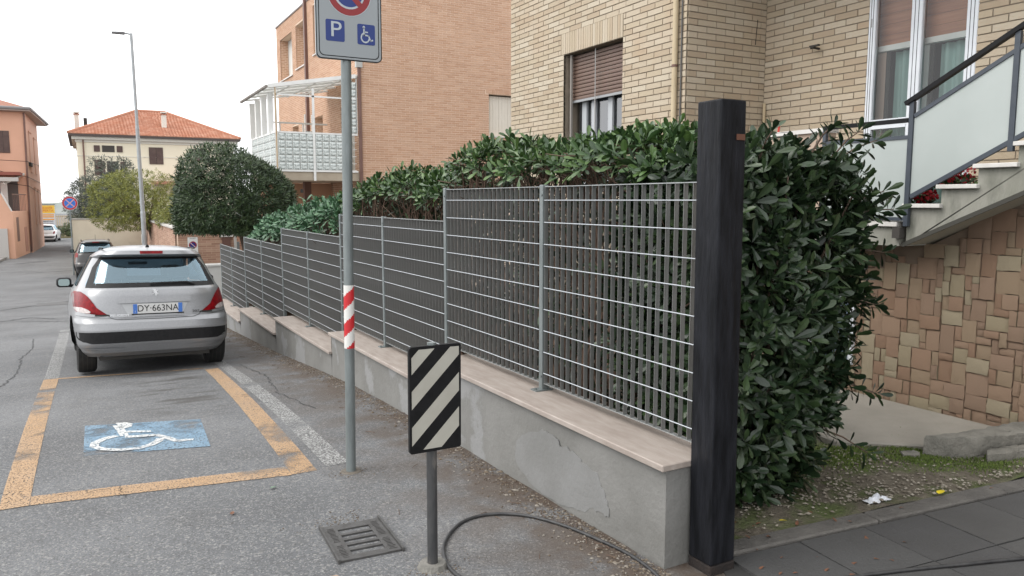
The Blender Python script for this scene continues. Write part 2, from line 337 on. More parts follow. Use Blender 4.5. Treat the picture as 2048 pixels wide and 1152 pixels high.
# ------------------------------------------------------------------ low wall with stepped copings
BY=[2.555,5.20,7.88,10.60,13.35,16.65]; CZ=[.49,.283,.078,-.137,-.352]
lw=thing('low_wall','grey rendered low wall stepping down the street below the steel fence','wall',(2.35,2.55,0))
def base_line(y): return gz(y)-.3
for i in range(5):
    y0,y1=BY[i],BY[i+1]; n=10
    prof=[]
    mb=MB(); top=CZ[i]-.032
    for x,flip in ((2.2,0),(2.52,1)):
        P=[[(x+(.004*math.sin(y*7.3+z*5) if not flip else 0),y,z) for z in np.linspace(gz(y0)-.5-(.5 if i==4 else 0),top,8)] for y in np.linspace(y0,y1-(.002 if i<4 else 0),n)]
        mb.grid(P if flip else P[::-1])
    mb.add([(2.2,y0,-1.9),(2.52,y0,-1.9),(2.52,y0,top),(2.2,y0,top),(2.2,y1,-1.9),(2.52,y1,-1.9),(2.52,y1,top),(2.2,y1,top)],[(0,1,2,3),(7,6,5,4),(3,2,6,7)])
    mb.part('render_face',PLASTER,lw)
    cy0=y0-.015; cy1=y1-.006
    cap=MB().box(2.165,2.545,cy0,cy1,CZ[i]-.031,CZ[i]); cap.part('coping_slab',TRAV,lw,bevel=.004,seg=1)

rp=random.Random(4); ctr=[(3.62,.36),(3.50,.37),(3.42,.33),(3.30,.335),(3.20,.30),(3.08,.285),(3.03,.22),(2.99,.16),(2.97,.09),(3.03,.085),(3.10,.09),(3.22,.03),(3.38,.0),(3.6,-.01),(3.80,.02),(3.92,.10),(3.90,.22),(3.78,.30)]; oo=[]
for i_ in range(len(ctr)):
    a,b=Vector(ctr[i_]),Vector(ctr[(i_+1)%len(ctr)])
    for k in range(4): oo.append(tuple(a.lerp(b,k/4)+Vector((rp.gauss(0,.008),rp.gauss(0,.006)))))
MB().prism(oo,lambda a,b,d:(d,a,b),2.1952,2.2).part('render_patch',mat('repair_render',(.212,.213,.210),(.172,.172,.166),scale=2.2,rough=.9,bump=.2,bscale=30),lw)
# ------------------------------------------------------------------ welded grating fence
FX=2.42; PY=[2.60,3.97,5.39,6.80,8.15,9.56,10.98,12.43,13.88,15.28,16.58]; FT=[1.73,1.49,1.255,1.012,.76]
fn=thing('steel_fence','galvanised steel grating fence with flat bars and round rods on the low wall','fence',(FX,2.6,CZ[0]))
postm={}; ROD=mat('bright_zinc_rod',(.46,.49,.52),rough=.35,metal=.3); SLAT=mat('dull_zinc_slat',(.27,.272,.265),(.20,.20,.193),scale=6,rough=.45,metal=.45,stretch=(1,1,.4))
def slat_mesh(h):
    k=round(h,3)
    if k not in postm: postm[k]=MB().box(-.0125,.0125,-.0013,.0013,0,h).mesh('slat',SLAT)
    return postm[k]
for i in range(5):
    top=FT[i]; bot=CZ[i]+.045; h=top-bot
    for j in range(2):
        a,b=PY[2*i+j],PY[2*i+j+1]; a+=.03 if (i or j) else 0; b-=.03
        n=22; sm=slat_mesh(h)
        for k in range(n+1):
            y=a+(b-a)*k/n; link('slat',sm,fn,(FX,y,bot))
        for zz in (top,bot): MB().box(FX-.0125,FX+.0125,a-.004,b+.004,zz-.002,zz+.0025).part('edge_bar',GALV,fn)
        z0=top-.08; z1=bot+.065
        for k in range(9):
            z=z0+(z1-z0)*k/8; MB().tube([(FX-.0145,a-.003,z),(FX-.0145,b+.003,z)],.0030,6).part('rod',ROD,fn)
for q,y in enumerate(PY[1:],1):
    i=min((q-1)//2,4); top=FT[i]+.012
    low=CZ[i] if q%2 else CZ[min(i+1,4)]
    if q%2==0 and q<10: low=CZ[i+1] if y>BY[i+1] else CZ[i]
    p=MB().box(FX-.022,FX+.022,y-.02,y+.02,low+.006,top).part('post',GALVP,fn,bevel=.005,seg=2)
    MB().box(FX-.07,FX+.05,y-.035,y+.035,low,low+.008).part('base_plate',GALVP,p)
    for dx in (-.055,.036): MB().tube([(FX+dx,y,low+.008),(FX+dx,y,low+.018)],.008,6).part('bolt',GALVP,p)
    for zz in (top-.06,low+.09): MB().tube([(FX-.028,y-.012,zz),(FX-.02,y-.012,zz)],.007,6).part('bolt',GALVP,p)

# ------------------------------------------------------------------ black steel post at the wall's near end
bp_=thing('gate_post','tall black painted steel post with rusty foot at the near end of the low wall','post',(2.40,2.47,0))
def lean(x,y,z): return (x-.018*z/2.07,y,z)
mb=MB(); zs=[.10,.6,1.1,1.6,2.06]
for z0,z1 in zip(zs[:-1],zs[1:]): pass
mb.prism([(2.328,2.40),(2.472,2.40),(2.472,2.54),(2.328,2.54)],lambda a,b,d:lean(a,b,d),.045,2.065)
mb.part('shaft',BLACKP,bp_,bevel=.007,seg=2)
MB().box(2.327,2.473,2.399,2.541,-.05,.045).part('rusty_foot',RUST,bp_,bevel=.007,seg=2)
MB().box(2.40,2.447,2.3955,2.3995,1.90,1.925).part('hinge_stub',mat('rust_stub',(.12,.05,.03),rough=.9),bp_)
MB().bar((2.3245,2.52,.62),(2.3245,2.41,.545),.002,.006,side=(1,0,0)).part('scratch',mat('scratched_metal',(.35,.36,.37),rough=.4),bp_)

# ------------------------------------------------------------------ black and white obstacle board
dl=thing('delineator_post','short post with a black and white striped board beside the storm drain','bollard',(1.305,3.10,gz(3.1)))
MB().tube([(1.305,3.10,-.05),(1.308,3.10,.99)],.024,14).part('pole',mat('dark_grey_pole',(.035,.036,.038),(.06,.06,.06),scale=12,rough=.5,stretch=(2,2,.6),stain=(.13,.12,.11),stscale=10,stlo=.6,sthi=.75),dl,smooth=50)
MB().tube([(1.305,3.10,-.02),(1.305,3.10,.012)],[.075,.06],12).part('mortar_collar',mat('mortar_collar',(.22,.21,.19),(.15,.145,.13),scale=14,rough=.95,bump=.5),dl)
DBX=lambda a,b,d:(1.19+a+.006*b,3.072-d,.545+b)
bd=MB()
def rrect(w_,h_,r,n=5,x0=0,y0=0):
    o=[]
    for cx,cy,a0 in ((w_-r,h_-r,0),(r,h_-r,90),(r,r,180),(w_-r,r,270)):
        for i in range(n+1):
            t=R(a0+90*i/n); o.append((x0+cx+r*math.cos(t),y0+cy+r*math.sin(t)))
    return o
bd.prism(rrect(.245,.475,.012),DBX,-.012,.008)
BBLK=mat('board_black',(.006,.006,.0065),(.010,.010,.011),scale=20,rough=.6,spec=.2)
bo=bd.part('board',BBLK,dl)
BWHT=mat('board_white',(.40,.39,.34),(.36,.345,.30),scale=7,rough=.5,stain=(.03,.03,.03),stscale=9,stlo=.70,sthi=.72)
W_,H_=.225,.448; ox,oy=.010,.014
def clip_stripe(c0,c1):
    # band c0 <= b-1.02a <= c1 clipped to the board rectangle
    poly=[(0,0),(W_,0),(W_,H_),(0,H_)]
    def clip(poly,fn):
        out=[]
        for i in range(len(poly)):
            p,q=poly[i],poly[(i+1)%len(poly)]; fp,fq=fn(p),fn(q)
            if fp>=0: out.append(p)
            if fp*fq<0:
                t=fp/(fp-fq); out.append((p[0]+(q[0]-p[0])*t,p[1]+(q[1]-p[1])*t))
        return out
    poly=clip(poly,lambda p:(p[1]-1.0*p[0])-c0)
    return clip(poly,lambda p:c1-(p[1]-1.0*p[0]))
for c0,c1 in ((-.14,-.052),(.022,.105),(.185,.265),(.340,.414)):
    pl=clip_stripe(c0,c1)
    if len(pl)>2: MB().prism([(a+ox,b+oy) for a,b in pl],DBX,.0081,.0090).part('stripe',BWHT,bo)
MB().tube([(1.306,3.085,1.0),(1.306,3.085,1.03)],.02,10).part('pole_cap',GALVP,dl)

# ------------------------------------------------------------------ parking sign on its pole
sp=thing('parking_sign','grey pole with red and white band carrying the disabled parking sign','sign',(1.385,4.58,gz(4.58)))
def pz(z): return (1.383+.012*z,4.58,z)
MB().tube([pz(z) for z in (-.1,.5,1.2,2,3.1)],.0305,16).part('pole',GALVP,sp,smooth=50)
BANDR=mat('red_band',(.50,.02,.025),rough=.4); BANDW=mat('white_band',(.66,.65,.62),rough=.4)
zb0,zb1=.745,1.135; nr,nz_=32,44
for col_,nm in ((0,'red_stripe'),(1,'white_stripe')):
    b_=MB()
    for i in range(nr):
        for j in range(nz_):
            z0=zb0+(zb1-zb0)*j/nz_; z1=zb0+(zb1-zb0)*(j+1)/nz_; t0,t1=2*math.pi*i/nr,2*math.pi*(i+1)/nr
            ph=((z0-zb0)/.168-(i/nr)*1.0+.12)%1.0
            if (ph<.5)==(col_==0):
                q=[]
                for t,z in ((t0,z0),(t1,z0),(t1,z1),(t0,z1)):
                    c=pz(z); q.append((c[0]+.0318*math.cos(t),c[1]+.0318*math.sin(t),z))
                b_.add(q,[(0,1,2,3)])
    b_.part(nm,BANDR if col_==0 else BANDW,sp,weld=True)
SGX=lambda a,b,d:(1.228+a+.004*b,4.545-d-.0,2.47+b)
PLATE=mat('sign_white',(.285,.31,.325),(.27,.295,.31),scale=3,rough=.4)
pn=MB().prism(rrect(.395,.61,.03),SGX,-.02,0).part('panel',PLATE,sp)
SBLK=mat('sign_black',(.006,.006,.006),rough=.5,spec=.2); SRED=mat('sign_red',(.24,.010,.014),rough=.4); SBLU=mat('sign_blue',(.004,.025,.17),rough=.4); SWHT=mat('sign_symbol_white',(.42,.46,.49),rough=.4)
def ring(name,o,i_,mt,fnc,d,parent):
    n=len(o); v=[fnc(a,b,d) for a,b in o]+[fnc(a,b,d) for a,b in i_]
    return MB().add(v,[(k,(k+1)%n,n+(k+1)%n,n+k) for k in range(n)]).part(name,mt,parent)
ring('edge_trim',rrect(.397,.612,.031,x0=-.001,y0=-.001),rrect(.385,.60,.026,x0=.005,y0=.005),SBLK,SGX,.0008,pn)
ring('border_line',rrect(.363,.578,.03,x0=.016,y0=.016),rrect(.353,.568,.027,x0=.021,y0=.021),SBLK,SGX,.0008,pn)
cx,cy,rr=.200,.385,.130
CF=lambda a,b,d:SGX(cx+a,cy+b,d)
MB().disc(CF,0,rr+.004,d=.0008).part('disc_rim',SWHT,pn); MB().disc(CF,0,rr,d=.0014).part('red_ring',SRED,pn)
MB().disc(CF,0,rr*.72,d=.0020).part('white_ring',SWHT,pn); MB().disc(CF,0,rr*.63,d=.0026).part('blue_disc',SBLU,pn)
def diag(a0): 
    c,s=math.cos(a0),math.sin(a0); return [(x*c-y*s,x*s+y*c) for x,y in ((-rr*.72,-.016),(rr*.72,-.016),(rr*.72,.016),(-rr*.72,.016))]
MB().prism(diag(R(-45)),CF,.0027,.0032).part('red_bar',SRED,pn)
for (x0,y0,w_,h_) in ((.057,.102,.112,.122),(.246,.098,.108,.118)):
    MB().prism(rrect(w_,h_,.010,x0=x0,y0=y0),SGX,.0004,.0012).part('blue_square',SBLU,pn)
txt('letter_p','P',.125,SGX(.116,.166,.0022),SWHT,pn,sx=1.15)
# wheelchair pictogram
wc=MB(); W=lambda a,b,d=.0018:SGX(.248+a*.104,.100+b*.114,d)
wc.disc(lambda a,b,d:W(.36+a,.86+b,d),0,.075,n=16,d=.0018)
def pl_(pts,wd):
    for (p,q) in zip(pts[:-1],pts[1:]):
        p,q=Vector(p),Vector(q); t=(q-p).normalized(); nn=Vector((-t.y,t.x))*wd/2; p=p-t*wd*.3; q=q+t*wd*.3
        wc.add([W(*(p+nn)),W(*(p-nn)),W(*(q-nn)),W(*(q+nn))],[(0,1,2,3)])
pl_([(.36,.82),(.38,.46)],.09); pl_([(.40,.63),(.58,.62)],.06); pl_([(.37,.47),(.63,.45),(.76,.20),(.88,.24)],.075)
wc.disc(lambda a,b,d:W(.44+a,.34+b,d),.20,.275,R(115),R(355),24,d=.0021)
wc.part('wheelchair_pictogram',SWHT,pn)
MB().box(1.36,1.46,4.548,4.566,2.62,2.66).part('bracket',GALVP,sp)
MB().tube([(1.383,4.58,gz(4.58)-.02),(1.383,4.58,gz(4.58)+.006)],[.09,.06],12).part('mortar_collar',mat('pole_collar',(.16,.14,.115),(.10,.085,.07),scale=14,rough=.95,bump=.5),sp)

# ------------------------------------------------------------------ storm drain
IRON=mat('cast_iron',(.095,.093,.091),(.065,.062,.06),scale=18,rough=.6,metal=.3,bump=.25,bscale=90)
dr=thing('storm_drain','cast iron storm drain grate with five slots in the asphalt near the striped board','drain',(1.11,3.555,gz(3.55)),rot=None)
g0=gz(3.55)+.006
DM=Matrix.Translation((1.11,3.555,g0))@Euler((R(-1.2),0,R(-3.5))).to_matrix().to_4x4()
def dbx(x0,x1,y0,y1,z0,z1,name,parent,mt=IRON): return MB().box(x0,x1,y0,y1,z0,z1,DM).part(name,mt,parent)
for x0,x1 in ((-.158,-.148),(.150,.160)): dbx(x0,x1,-.225,.225,-.02,.014,'frame_rail',dr)
dbx(-.146,-.078,-.215,.215,-.02,.004,'side_plate',dr); dbx(.082,.148,-.215,.215,-.02,.004,'side_plate',dr)
dbx(-.078,.082,.150,.215,-.02,.003,'end_plate',dr); dbx(-.078,.082,-.215,-.165,-.02,.003,'end_plate',dr)
for k in range(4):
    y=-.165+.063*(k+1); dbx(-.078,.082,y-.012,y+.012,-.02,.003,'bar',dr)
dbx(-.079,.083,-.166,.151,-.09,-.075,'sump',dr,DARK)
for xx in (-.112,.114):
    for k in range(22):
        if k in (9,10): continue
        y=-.185+k*.017; hw=random.uniform(.012,.02); dbx(xx-hw,xx+hw,y-.003,y+.003,.004,.0065,'raised_mark',dr)

# ------------------------------------------------------------------ cables on the ground
def smooth_path(P,n=8):
    out=[]
    for i in range(len(P)-1):
        p0,p1,p2,p3=[Vector(P[max(0,min(len(P)-1,i+k))]) for k in (-1,0,1,2)]
        for j in range(n):
            t=j/n; out.append(.5*((2*p1)+(p2-p0)*t+(2*p0-5*p1+4*p2-p3)*t*t+(3*p1-p0-3*p2+p3)*t**3))
    return out+[Vector(P[-1])]
CAB=mat('black_cable',(.022,.022,.024),(.05,.05,.05),scale=20,rough=.5)
cp=[(1.44,2.70),(1.36,2.97),(1.40,3.19),(1.50,3.36),(1.65,3.49),(1.81,3.50),(1.96,3.39),(2.06,3.19),(2.115,2.96),(2.145,2.75),(2.13,2.54),(2.05,2.2),(2.2,1.8)]
tag(MB().tube(smooth_path([(x,y,gz(y)+.009) for x,y in cp]),.0085,8).part('loose_cable',CAB,smooth='all'),'black cable curving across the asphalt from the wall foot round the striped board','cable')
cp=[(2.4,2.12),(2.75,2.08),(3.05,2.0),(3.36,1.90),(3.66,1.80),(4.1,1.63)]
tag(MB().tube(smooth_path([(x,y,.028) for x,y in cp]),.008,8).part('loose_cable',CAB,smooth='all'),'thin black cable across the dark driveway paving','cable')

# ------------------------------------------------------------------ brick laying
def lay(a0,a1,z0,z1,holes=(),L=.25,H=.055,J=.011,off=0.0):
    """running bond rectangles (a0,a1,z0,z1) with openings left free"""
    out=[]; z=z0; row=0
    while z+H*.6<z1:
        zt=min(z+H,z1); a=a0-(L+J)*(.5 if row%2 else 0)-off
        while a<a1:
            segs=[(max(a,a0),min(a+L,a1))]
            for h0,h1,hz0,hz1 in holes:
                if zt>hz0+.01 and z<hz1-.01:
                    ns=[]
                    for p,q in segs:
                        if q<=h0 or p>=h1: ns.append((p,q))
                        else:
                            if p<h0: ns.append((p,h0))
                            if q>h1: ns.append((h1,q))
                    segs=ns
            out+=[(p,q,z,zt) for p,q in segs if q-p>.025]
            a+=L+J
        z+=H+J; row+=1
    return out
UNIT=None
def brick_objects(items,m,parent,name='brick',limit=300,depth=.02,stuff='brickwork'):
    """items: (centre, half sizes in x,y,z, outward normal). Largest in view become objects, the rest one part"""
    fwd=Vector((math.sin(R(29))*math.cos(R(6.5)),math.cos(R(29))*math.cos(R(6.5)),-math.sin(R(6.5)))); rt=Vector((math.cos(R(29)),-math.sin(R(29)),0)); up=rt.cross(fwd)
    def score(it):
        c,h,n=it; d=Vector(c)-CAM; z=d.dot(fwd)
        if z<.1: return 0
        u,v=d.dot(rt)/z*1540,d.dot(up)/z*1540
        if abs(u)>1060 or abs(v)>610 or v<-520+520*0: return 0
        ar=sorted(h)[1]*sorted(h)[2]*abs(d.normalized().dot(Vector(n)))/d.length_squared
        return ar
    items=sorted(items,key=score,reverse=True); big=[i for i in items[:limit] if score(i)>0]; rest=items[len(big):]
    me=MB().box(-1,1,-1,1,-1,1).mesh(name,m)
    for c,h,n in big: link(name,me,parent,c,(random.gauss(0,.004),random.gauss(0,.004),random.gauss(0,.004)),h)
    if rest:
        mb=MB()
        for c,h,n in rest: mb.box(c[0]-h[0],c[0]+h[0],c[1]-h[1],c[1]+h[1],c[2]-h[2],c[2]+h[2])
        tag(mb.part(stuff,m,parent),kind='stuff')
def wall_items(axis,pos,sgn,rects,proud=.008,thick=.03):
    """axis 'x': wall plane X=pos facing sgn*X with a along Y; axis 'y': plane Y=pos with a along X"""
    out=[]
    for a0,a1,z0,z1 in rects:
        d=pos+sgn*(proud+random.uniform(-.002,.002)-thick/2); c=(a0+a1)/2; zc=(z0+z1)/2
        if axis=='x': out.append(((d,c,zc),(thick/2,(a1-a0)/2,(z1-z0)/2),(sgn,0,0)))
        else: out.append(((c,d,zc),((a1-a0)/2,thick/2,(z1-z0)/2),(0,sgn,0)))
    return out
def wall_with_hole(mb,axis,pos,back,a0,a1,z0,z1,holes):
    """slab between planes pos and back with rectangular openings (openings must not overlap)"""
    As=sorted({a0,a1,*[h[0] for h in holes],*[h[1] for h in holes]}); Zs=sorted({z0,z1,*[h[2] for h in holes],*[h[3] for h in holes]})
    p0,p1=min(pos,back),max(pos,back)
    for i in range(len(As)-1):
        for j in range(len(Zs)-1):
            ca,cz=(As[i]+As[i+1])/2,(Zs[j]+Zs[j+1])/2
            if any(h[0]<ca<h[1] and h[2]<cz<h[3] for h in holes): continue
            if axis=='x': mb.box(p0,p1,As[i],As[i+1],Zs[j],Zs[j+1])
            else: mb.box(As[i],As[i+1],p0,p1,Zs[j],Zs[j+1])

# ------------------------------------------------------------------ house of yellow brick on the right
XA,XC,YO,YE=5.6,6.74,6.345,10.12
h1=thing('yellow_brick_house','house of pale yellow brick with outside stairs on the right of the photo','house',(XA,YO,0))
winA=(7.43,8.70,1.75,3.53)
core=MB()
wall_with_hole(core,'x',XA,XA+.30,YO,YE,-.6,7.4,[winA]); 
core.box(XA+.301,14,YE-.3,YE,-.6,7.4); core.box(XA+.301,XC+.3,YO,YO+.3,-.6,7.4)
winC=(3.985,5.04,1.46,4.05)
wall_with_hole(core,'x',XC,XC+.3,-6,YO-.001,1.3,7.4,[winC])
core.part('wall',MORT1,h1)
MB().box(XA-.45,14.3,YO-.3,YE+.3,7.4,7.6).part('roof',PLASTER,h1); MB().box(XC-.45,14.3,-6.3,YO-.31,7.4,7.6).part('roof',PLASTER,h1)
MB().box(XA-.05,XC-.001,-3,YO-.012,4.42,4.58).part('upper_balcony',SOFFIT,h1)
soldA=[(8.755-.0508*(k+1)+.006,8.755-.0508*k,3.537,3.80) for k in range(26)]
holesA=[winA,(7.425,8.765,3.53,3.806)]
items=wall_items('x',XA,-1,lay(YO+.0,YE,1.56,4.95,holesA,off=.13))+wall_items('x',XA,-1,soldA)
items+=wall_items('y',YO,-1,lay(XA+.012,XC-.006,1.56,4.95,[],off=.0))
items+=wall_items('x',XC,-1,lay(1.2,YO-.014,1.53,4.95,[winC],off=.07))
brick_objects(items,BRICK1,h1)
MB().bar((6.60,YO-.0105,3.62),(6.575,YO-.0105,3.35),.006,.004,side=(1,0,0)).part('crack',DARK,h1)
# roller shutter window
NET=glass('grey_window_glass',(.55,.58,.62),.05,.10)
SHUT=mat('brown_shutter',(.165,.105,.08),(.135,.085,.065),scale=4,rough=.5,stretch=(1,.3,1))
w1=MB().box(XA+.25,XA+.29,7.435,8.695,1.76,3.525).part('window',mat('room_dark',(.20,.21,.23),rough=.9),h1)
for k in range(12):
    z=3.515-k*.0475
    MB().prism([(0,0),(.010,.006),(.012,.023),(.010,.040),(0,.0455)],lambda a,b,d,z=z:(XA+.12-a,d,z-.0465+b),7.45,8.68).part('shutter_slat',SHUT,w1)
MB().box(XA+.098,XA+.128,7.45,8.68,2.915,2.945).part('shutter_bottom_bar',mat('grey_bar',(.3,.31,.32),rough=.5),w1)
for y0,y1 in ((7.46,7.53),(7.86,7.95),(8.22,8.30),(8.42,8.52)): MB().box(XA+.17,XA+.20,y0,y1,1.78,2.93).part('window_frame',mat('dull_white_frame',(.42,.44,.46),rough=.5) if 'dull_white_frame' not in MATS else MATS['dull_white_frame'],w1)
MB().grid([[(XA+.206,y,z) for z in (1.77,3.5)] for y in (7.45,8.68)]).part('pane',NET,w1)
MB().box(XA+.052,XA+.056,8.06,8.075,1.77,3.52).part('screen_bar',mat('screen_bar',(.28,.27,.26),rough=.6),w1); 
for y in (7.432,8.60): MB().box(XA+.05,XA+.075,y,y+.03,1.77,3.525).part('screen_rail',mat('screen_rail',(.24,.22,.20),rough=.6),w1)
#MB().box(XA+.06,XA+.0605,7.46,8.60,1.77,3.52).part('insect_screen',glass('insect_screen',(.62,.62,.62),.5,.0,op=.12,opcol=(.25,.25,.25)),w1)
# cream downpipe with a cable beside it
dp=MB().tube([(XA-.045,6.475,1.2),(XA-.045,6.475,5.0)],.030,12).part('downpipe',mat('cream_pipe',(.50,.41,.27),(.44,.35,.22),scale=3,rough=.5),h1,smooth=50)
MB().tube([(XA-.045,6.475,3.05),(XA-.045,6.475,3.075)],.034,12).part('bracket',PIPE,dp)
MB().tube([(XA-.02,6.405,1.2),(XA-.022,6.40,3),(XA-.02,6.405,5.0)],.009,8).part('cable',mat('grey_cable',(.09,.085,.08),rough=.6),h1)
MB().tube([(XC-.035,YO-.05,1.5),(XC-.035,YO-.05,2.72)],.016,8).part('pipe_stub',MATS['cream_pipe'],h1)
# garden tap on the wall
MB().tube([(XC-.02,5.60,3.20),(XC-.10,5.61,3.205),(XC-.12,5.63,3.20)],.012,8).part('tap',mat('dark_brass',(.05,.045,.04),rough=.5,metal=.5),h1)
MB().box(XC-.10,XC-.07,5.55,5.66,3.215,3.232).part('tap_handle',MATS['dark_brass'],h1)
# glazed double door to the balcony
gd=MB().box(XC+.55,XC+.60,3.7,5.3,1.4,4.2).part('balcony_door',mat('back_room',(.10,.10,.10),rough=.9),h1)
for y0,y1 in ((3.985,4.085),(4.49,4.60),(4.965,5.04)):
    MB().box(XC-.012,XC+.05,y0,y1,1.47,4.05).part('door_frame',WALU,gd,bevel=.006,seg=1)
    for q in (.33,.66): MB().box(XC-.0145,XC-.011,y0+(y1-y0)*q-.002,y0+(y1-y0)*q+.002,1.47,4.05).part('frame_groove',DARK,gd)
for z0,z1 in ((2.33,2.42),(3.95,4.05),(1.46,1.55)):
    for y0,y1 in ((4.086,4.489),(4.601,4.964)): MB().box(XC-.010,XC+.048,y0,y1,z0,z1).part('door_rail',WALU,gd)
for y0,y1 in ((4.08,4.495),(4.595,4.97)): MB().grid([[(XC+.022,y,z) for z in (1.55,3.95)] for y in (y0,y1)]).part('pane',glass('door_glass',(.85,.88,.87),.02,.0),gd)
MB().box(XC-.016,XC-.010,5.0,5.012,3.30,3.38).part('hinge',mat('hinge_grey',(.3,.3,.3),rough=.4),gd)
WOOD=mat('varnished_wood',(.40,.17,.085),(.28,.11,.055),scale=3,rough=.45,stretch=(1,.6,9))
for k in range(9): MB().box(XC+.13,XC+.155+.002*(k%2),3.72,5.28,3.13+.1*k,3.13+.1*k+.097).part('wood_panel',WOOD,gd)
MB().box(XC+.10,XC+.16,3.72,5.28,3.075,3.128).part('lintel_board',WHITE,gd)
MB().box(XC+.13,XC+.17,4.93,5.28,1.47,3.07).part('door_jamb',mat('pink_jamb',(.50,.36,.29),rough=.6),gd)
MB().box(XC+.135,XC+.16,4.50,4.62,1.47,3.07).part('white_jamb',WHITE,gd); MB().box(XC+.12,XC+.13,4.88,4.925,1.47,3.07).part('dark_jamb',DARK,gd); MB().box(XC+.12,XC+.13,4.44,4.485,1.47,3.07).part('dark_jamb',DARK,gd)
CURT=mat('teal_curtain',(.26,.40,.37),(.32,.46,.43),scale=4,rough=.7,stretch=(1,6,.5))
for y0,y1 in ((3.75,4.44),(4.62,4.88)):
    MB().grid([[(XC+.21+.02*math.sin(y*60),y,z) for z in (1.47,3.07)] for y in np.linspace(y0,y1,40)]).part('curtain',CURT,gd,smooth='all')
for y in (3.70,5.28): MB().box(XC+.301,XC+.6,y,y+.02,1.4,4.2).part('reveal',SOFFIT,gd)
MB().box(XC+.301,XC+.6,3.7,5.3,4.06,4.2).part('reveal',SOFFIT,gd)

# balcony, parapet and flight of stairs
XS=5.30
bal=MB().box(XS+.02,XC-.01,3.63,6.33,1.31,1.455).part('balcony_slab',CONC,h1)
MB().box(XS-.01,XC-.02,3.64,6.32,1.456,1.49).part('marble_edge',MARBLE,bal)
pr=MB().box(XS+.02,XS+.16,4.345,6.33,1.491,2.20).part('parapet',mat('pink_plaster',(.48,.37,.29),(.42,.32,.25),scale=3,rough=.9),h1)
MB().box(XS-.005,XS+.185,4.335,6.335,2.2005,2.235).part('parapet_cap',MARBLE,pr)
nst=9; run,rise=.2505,.135
prof=[]
st=MB(); poly=[(3.63,1.31)]
y,z=3.585,1.49
poly.append((3.585,1.312)) if False else None
pts=[]
for k in range(nst):
    yk=3.585-run*k; zk=1.49+rise*k
    pts+=[(yk,zk-(.0 if k else .178)),(yk,zk+rise-.03)]
yl=3.585-run*nst; zl=1.49+rise*nst-.03
low=[(yl,zl-.32),(3.60,1.315)]
poly=pts+[(yl,zl)]+low
st=MB().prism(poly[::-1],lambda a,b,d:(d,a,b),XS+.03,XS+1.0).part('stair_flight',CONC,h1)
MB().add([(XS+.034,yl+.005,zl-.3215),(XS+.996,yl+.005,zl-.3215),(XS+.996,3.60,1.3135),(XS+.034,3.60,1.3135)],[(0,1,2,3)]).part('soffit',SOFFIT,st)
MB().bar((XS+.025,yl,zl-.315),(XS+.025,3.61,1.318),.012,.03,side=(1,0,0)).part('drip_edge',mat('dark_edge',(.05,.048,.04),rough=.9),st)
for k in range(nst):
    yk=3.585-run*k; zk=1.49+rise*(k+1)
    MB().box(XS-.01,XS+1.0,yk-run-.015,yk+.022,zk-.0295,zk).part('tread',MARBLE,st,bevel=.003,seg=1)
# railing with frosted panels
rl=MB().box(XS-.012,XS+.02,3.555,3.59,1.46,2.36).part('railing',RAIL,h1)
sl_=.524
def zr(y,z0): return z0+(3.57-y)*sl_
YB=2.87; 
MB().bar((XS-.002,3.62,zr(3.62,2.375)),(XS-.002,1.2,zr(1.2,2.375)),.045,.03,side=(1,0,0)).part('handrail',mat('black_handrail',(.006,.006,.007),rough=.5,spec=.2),rl)
MB().bar((XS+.004,3.55,zr(3.55,2.245)),(XS+.004,1.2,zr(1.2,2.245)),.025,.028,side=(1,0,0)).part('top_rail',RAIL,rl)
MB().bar((XS+.004,3.55,zr(3.55,1.665)),(XS+.004,1.2,zr(1.2,1.665)),.025,.03,side=(1,0,0)).part('bottom_rail',RAIL,rl)
for yp in (2.87,2.17,1.47): MB().box(XS-.011,XS+.019,yp-.017,yp+.017,zr(yp,1.60),zr(yp,2.36)).part('baluster_post',RAIL,rl)
for ya,yb_ in ((3.553,2.889),(2.851,2.19),(2.15,1.49)):
    MB().prism([(ya,zr(ya,1.682)),(yb_,zr(yb_,1.682)),(yb_,zr(yb_,2.229)),(ya,zr(ya,2.229))],lambda a,b,d:(d,a,b),XS+.001,XS+.009).part('frosted_panel',FROST,rl)
MB().box(XS-.018,XS+.022,3.592,4.33,2.215,2.245).part('handrail',MATS['black_handrail'],rl); MB().box(XS-.008,XS+.016,3.592,4.33,2.095,2.122).part('top_rail',RAIL,rl)
MB().box(XS-.008,XS+.016,3.592,4.33,1.50,1.525).part('bottom_rail',RAIL,rl); MB().box(XS+.0,XS+.008,3.592,4.33,1.526,2.094).part('frosted_panel',FROST,rl)
MB().box(XS-.012,XS+.02,4.305,4.335,1.5,2.214).part('baluster_post',RAIL,rl)
MB().box(XS-.03,XS+.028,3.60,3.66,1.37,1.45).part('rail_anchor',mat('rust_anchor',(.05,.045,.04),rough=.9),rl)

# stone facing below the balcony: each stone an object
XW=5.58
sw=thing('stone_wall','wall faced with pink and cream cut stones below the balcony and stairs','wall',(XW,3.5,0))
MB().box(XW+.02,XW+.25,-1.5,6.33,-.4,1.309).part('backing',mat('stone_mortar',(.20,.15,.11),rough=.95),sw)
MB().prism([(3.56,1.3095),(3.56,1.311),(1.34,2.49),(1.34,1.3095)],lambda a,b,d:(d,a,b),XW+.021,XW+.24).part('backing',MATS['stone_mortar'],sw)
STN=mat('cut_stone',(.36,.22,.15),(.33,.25,.18),scale=9,rough=.9,bump=.9,bscale=45,rand=[(.40,.26,.175),(.43,.355,.235),(.37,.235,.155),(.42,.285,.195),(.39,.265,.185),(.46,.385,.265),(.36,.245,.17),(.41,.30,.20)],lo=.55,hi=.8)
cs=.054; y0s,y1s,z0s,z1s=2.30,4.75,-.08,1.60; ny,nz2=int((y1s-y0s)/cs),int((z1s-z0s)/cs)
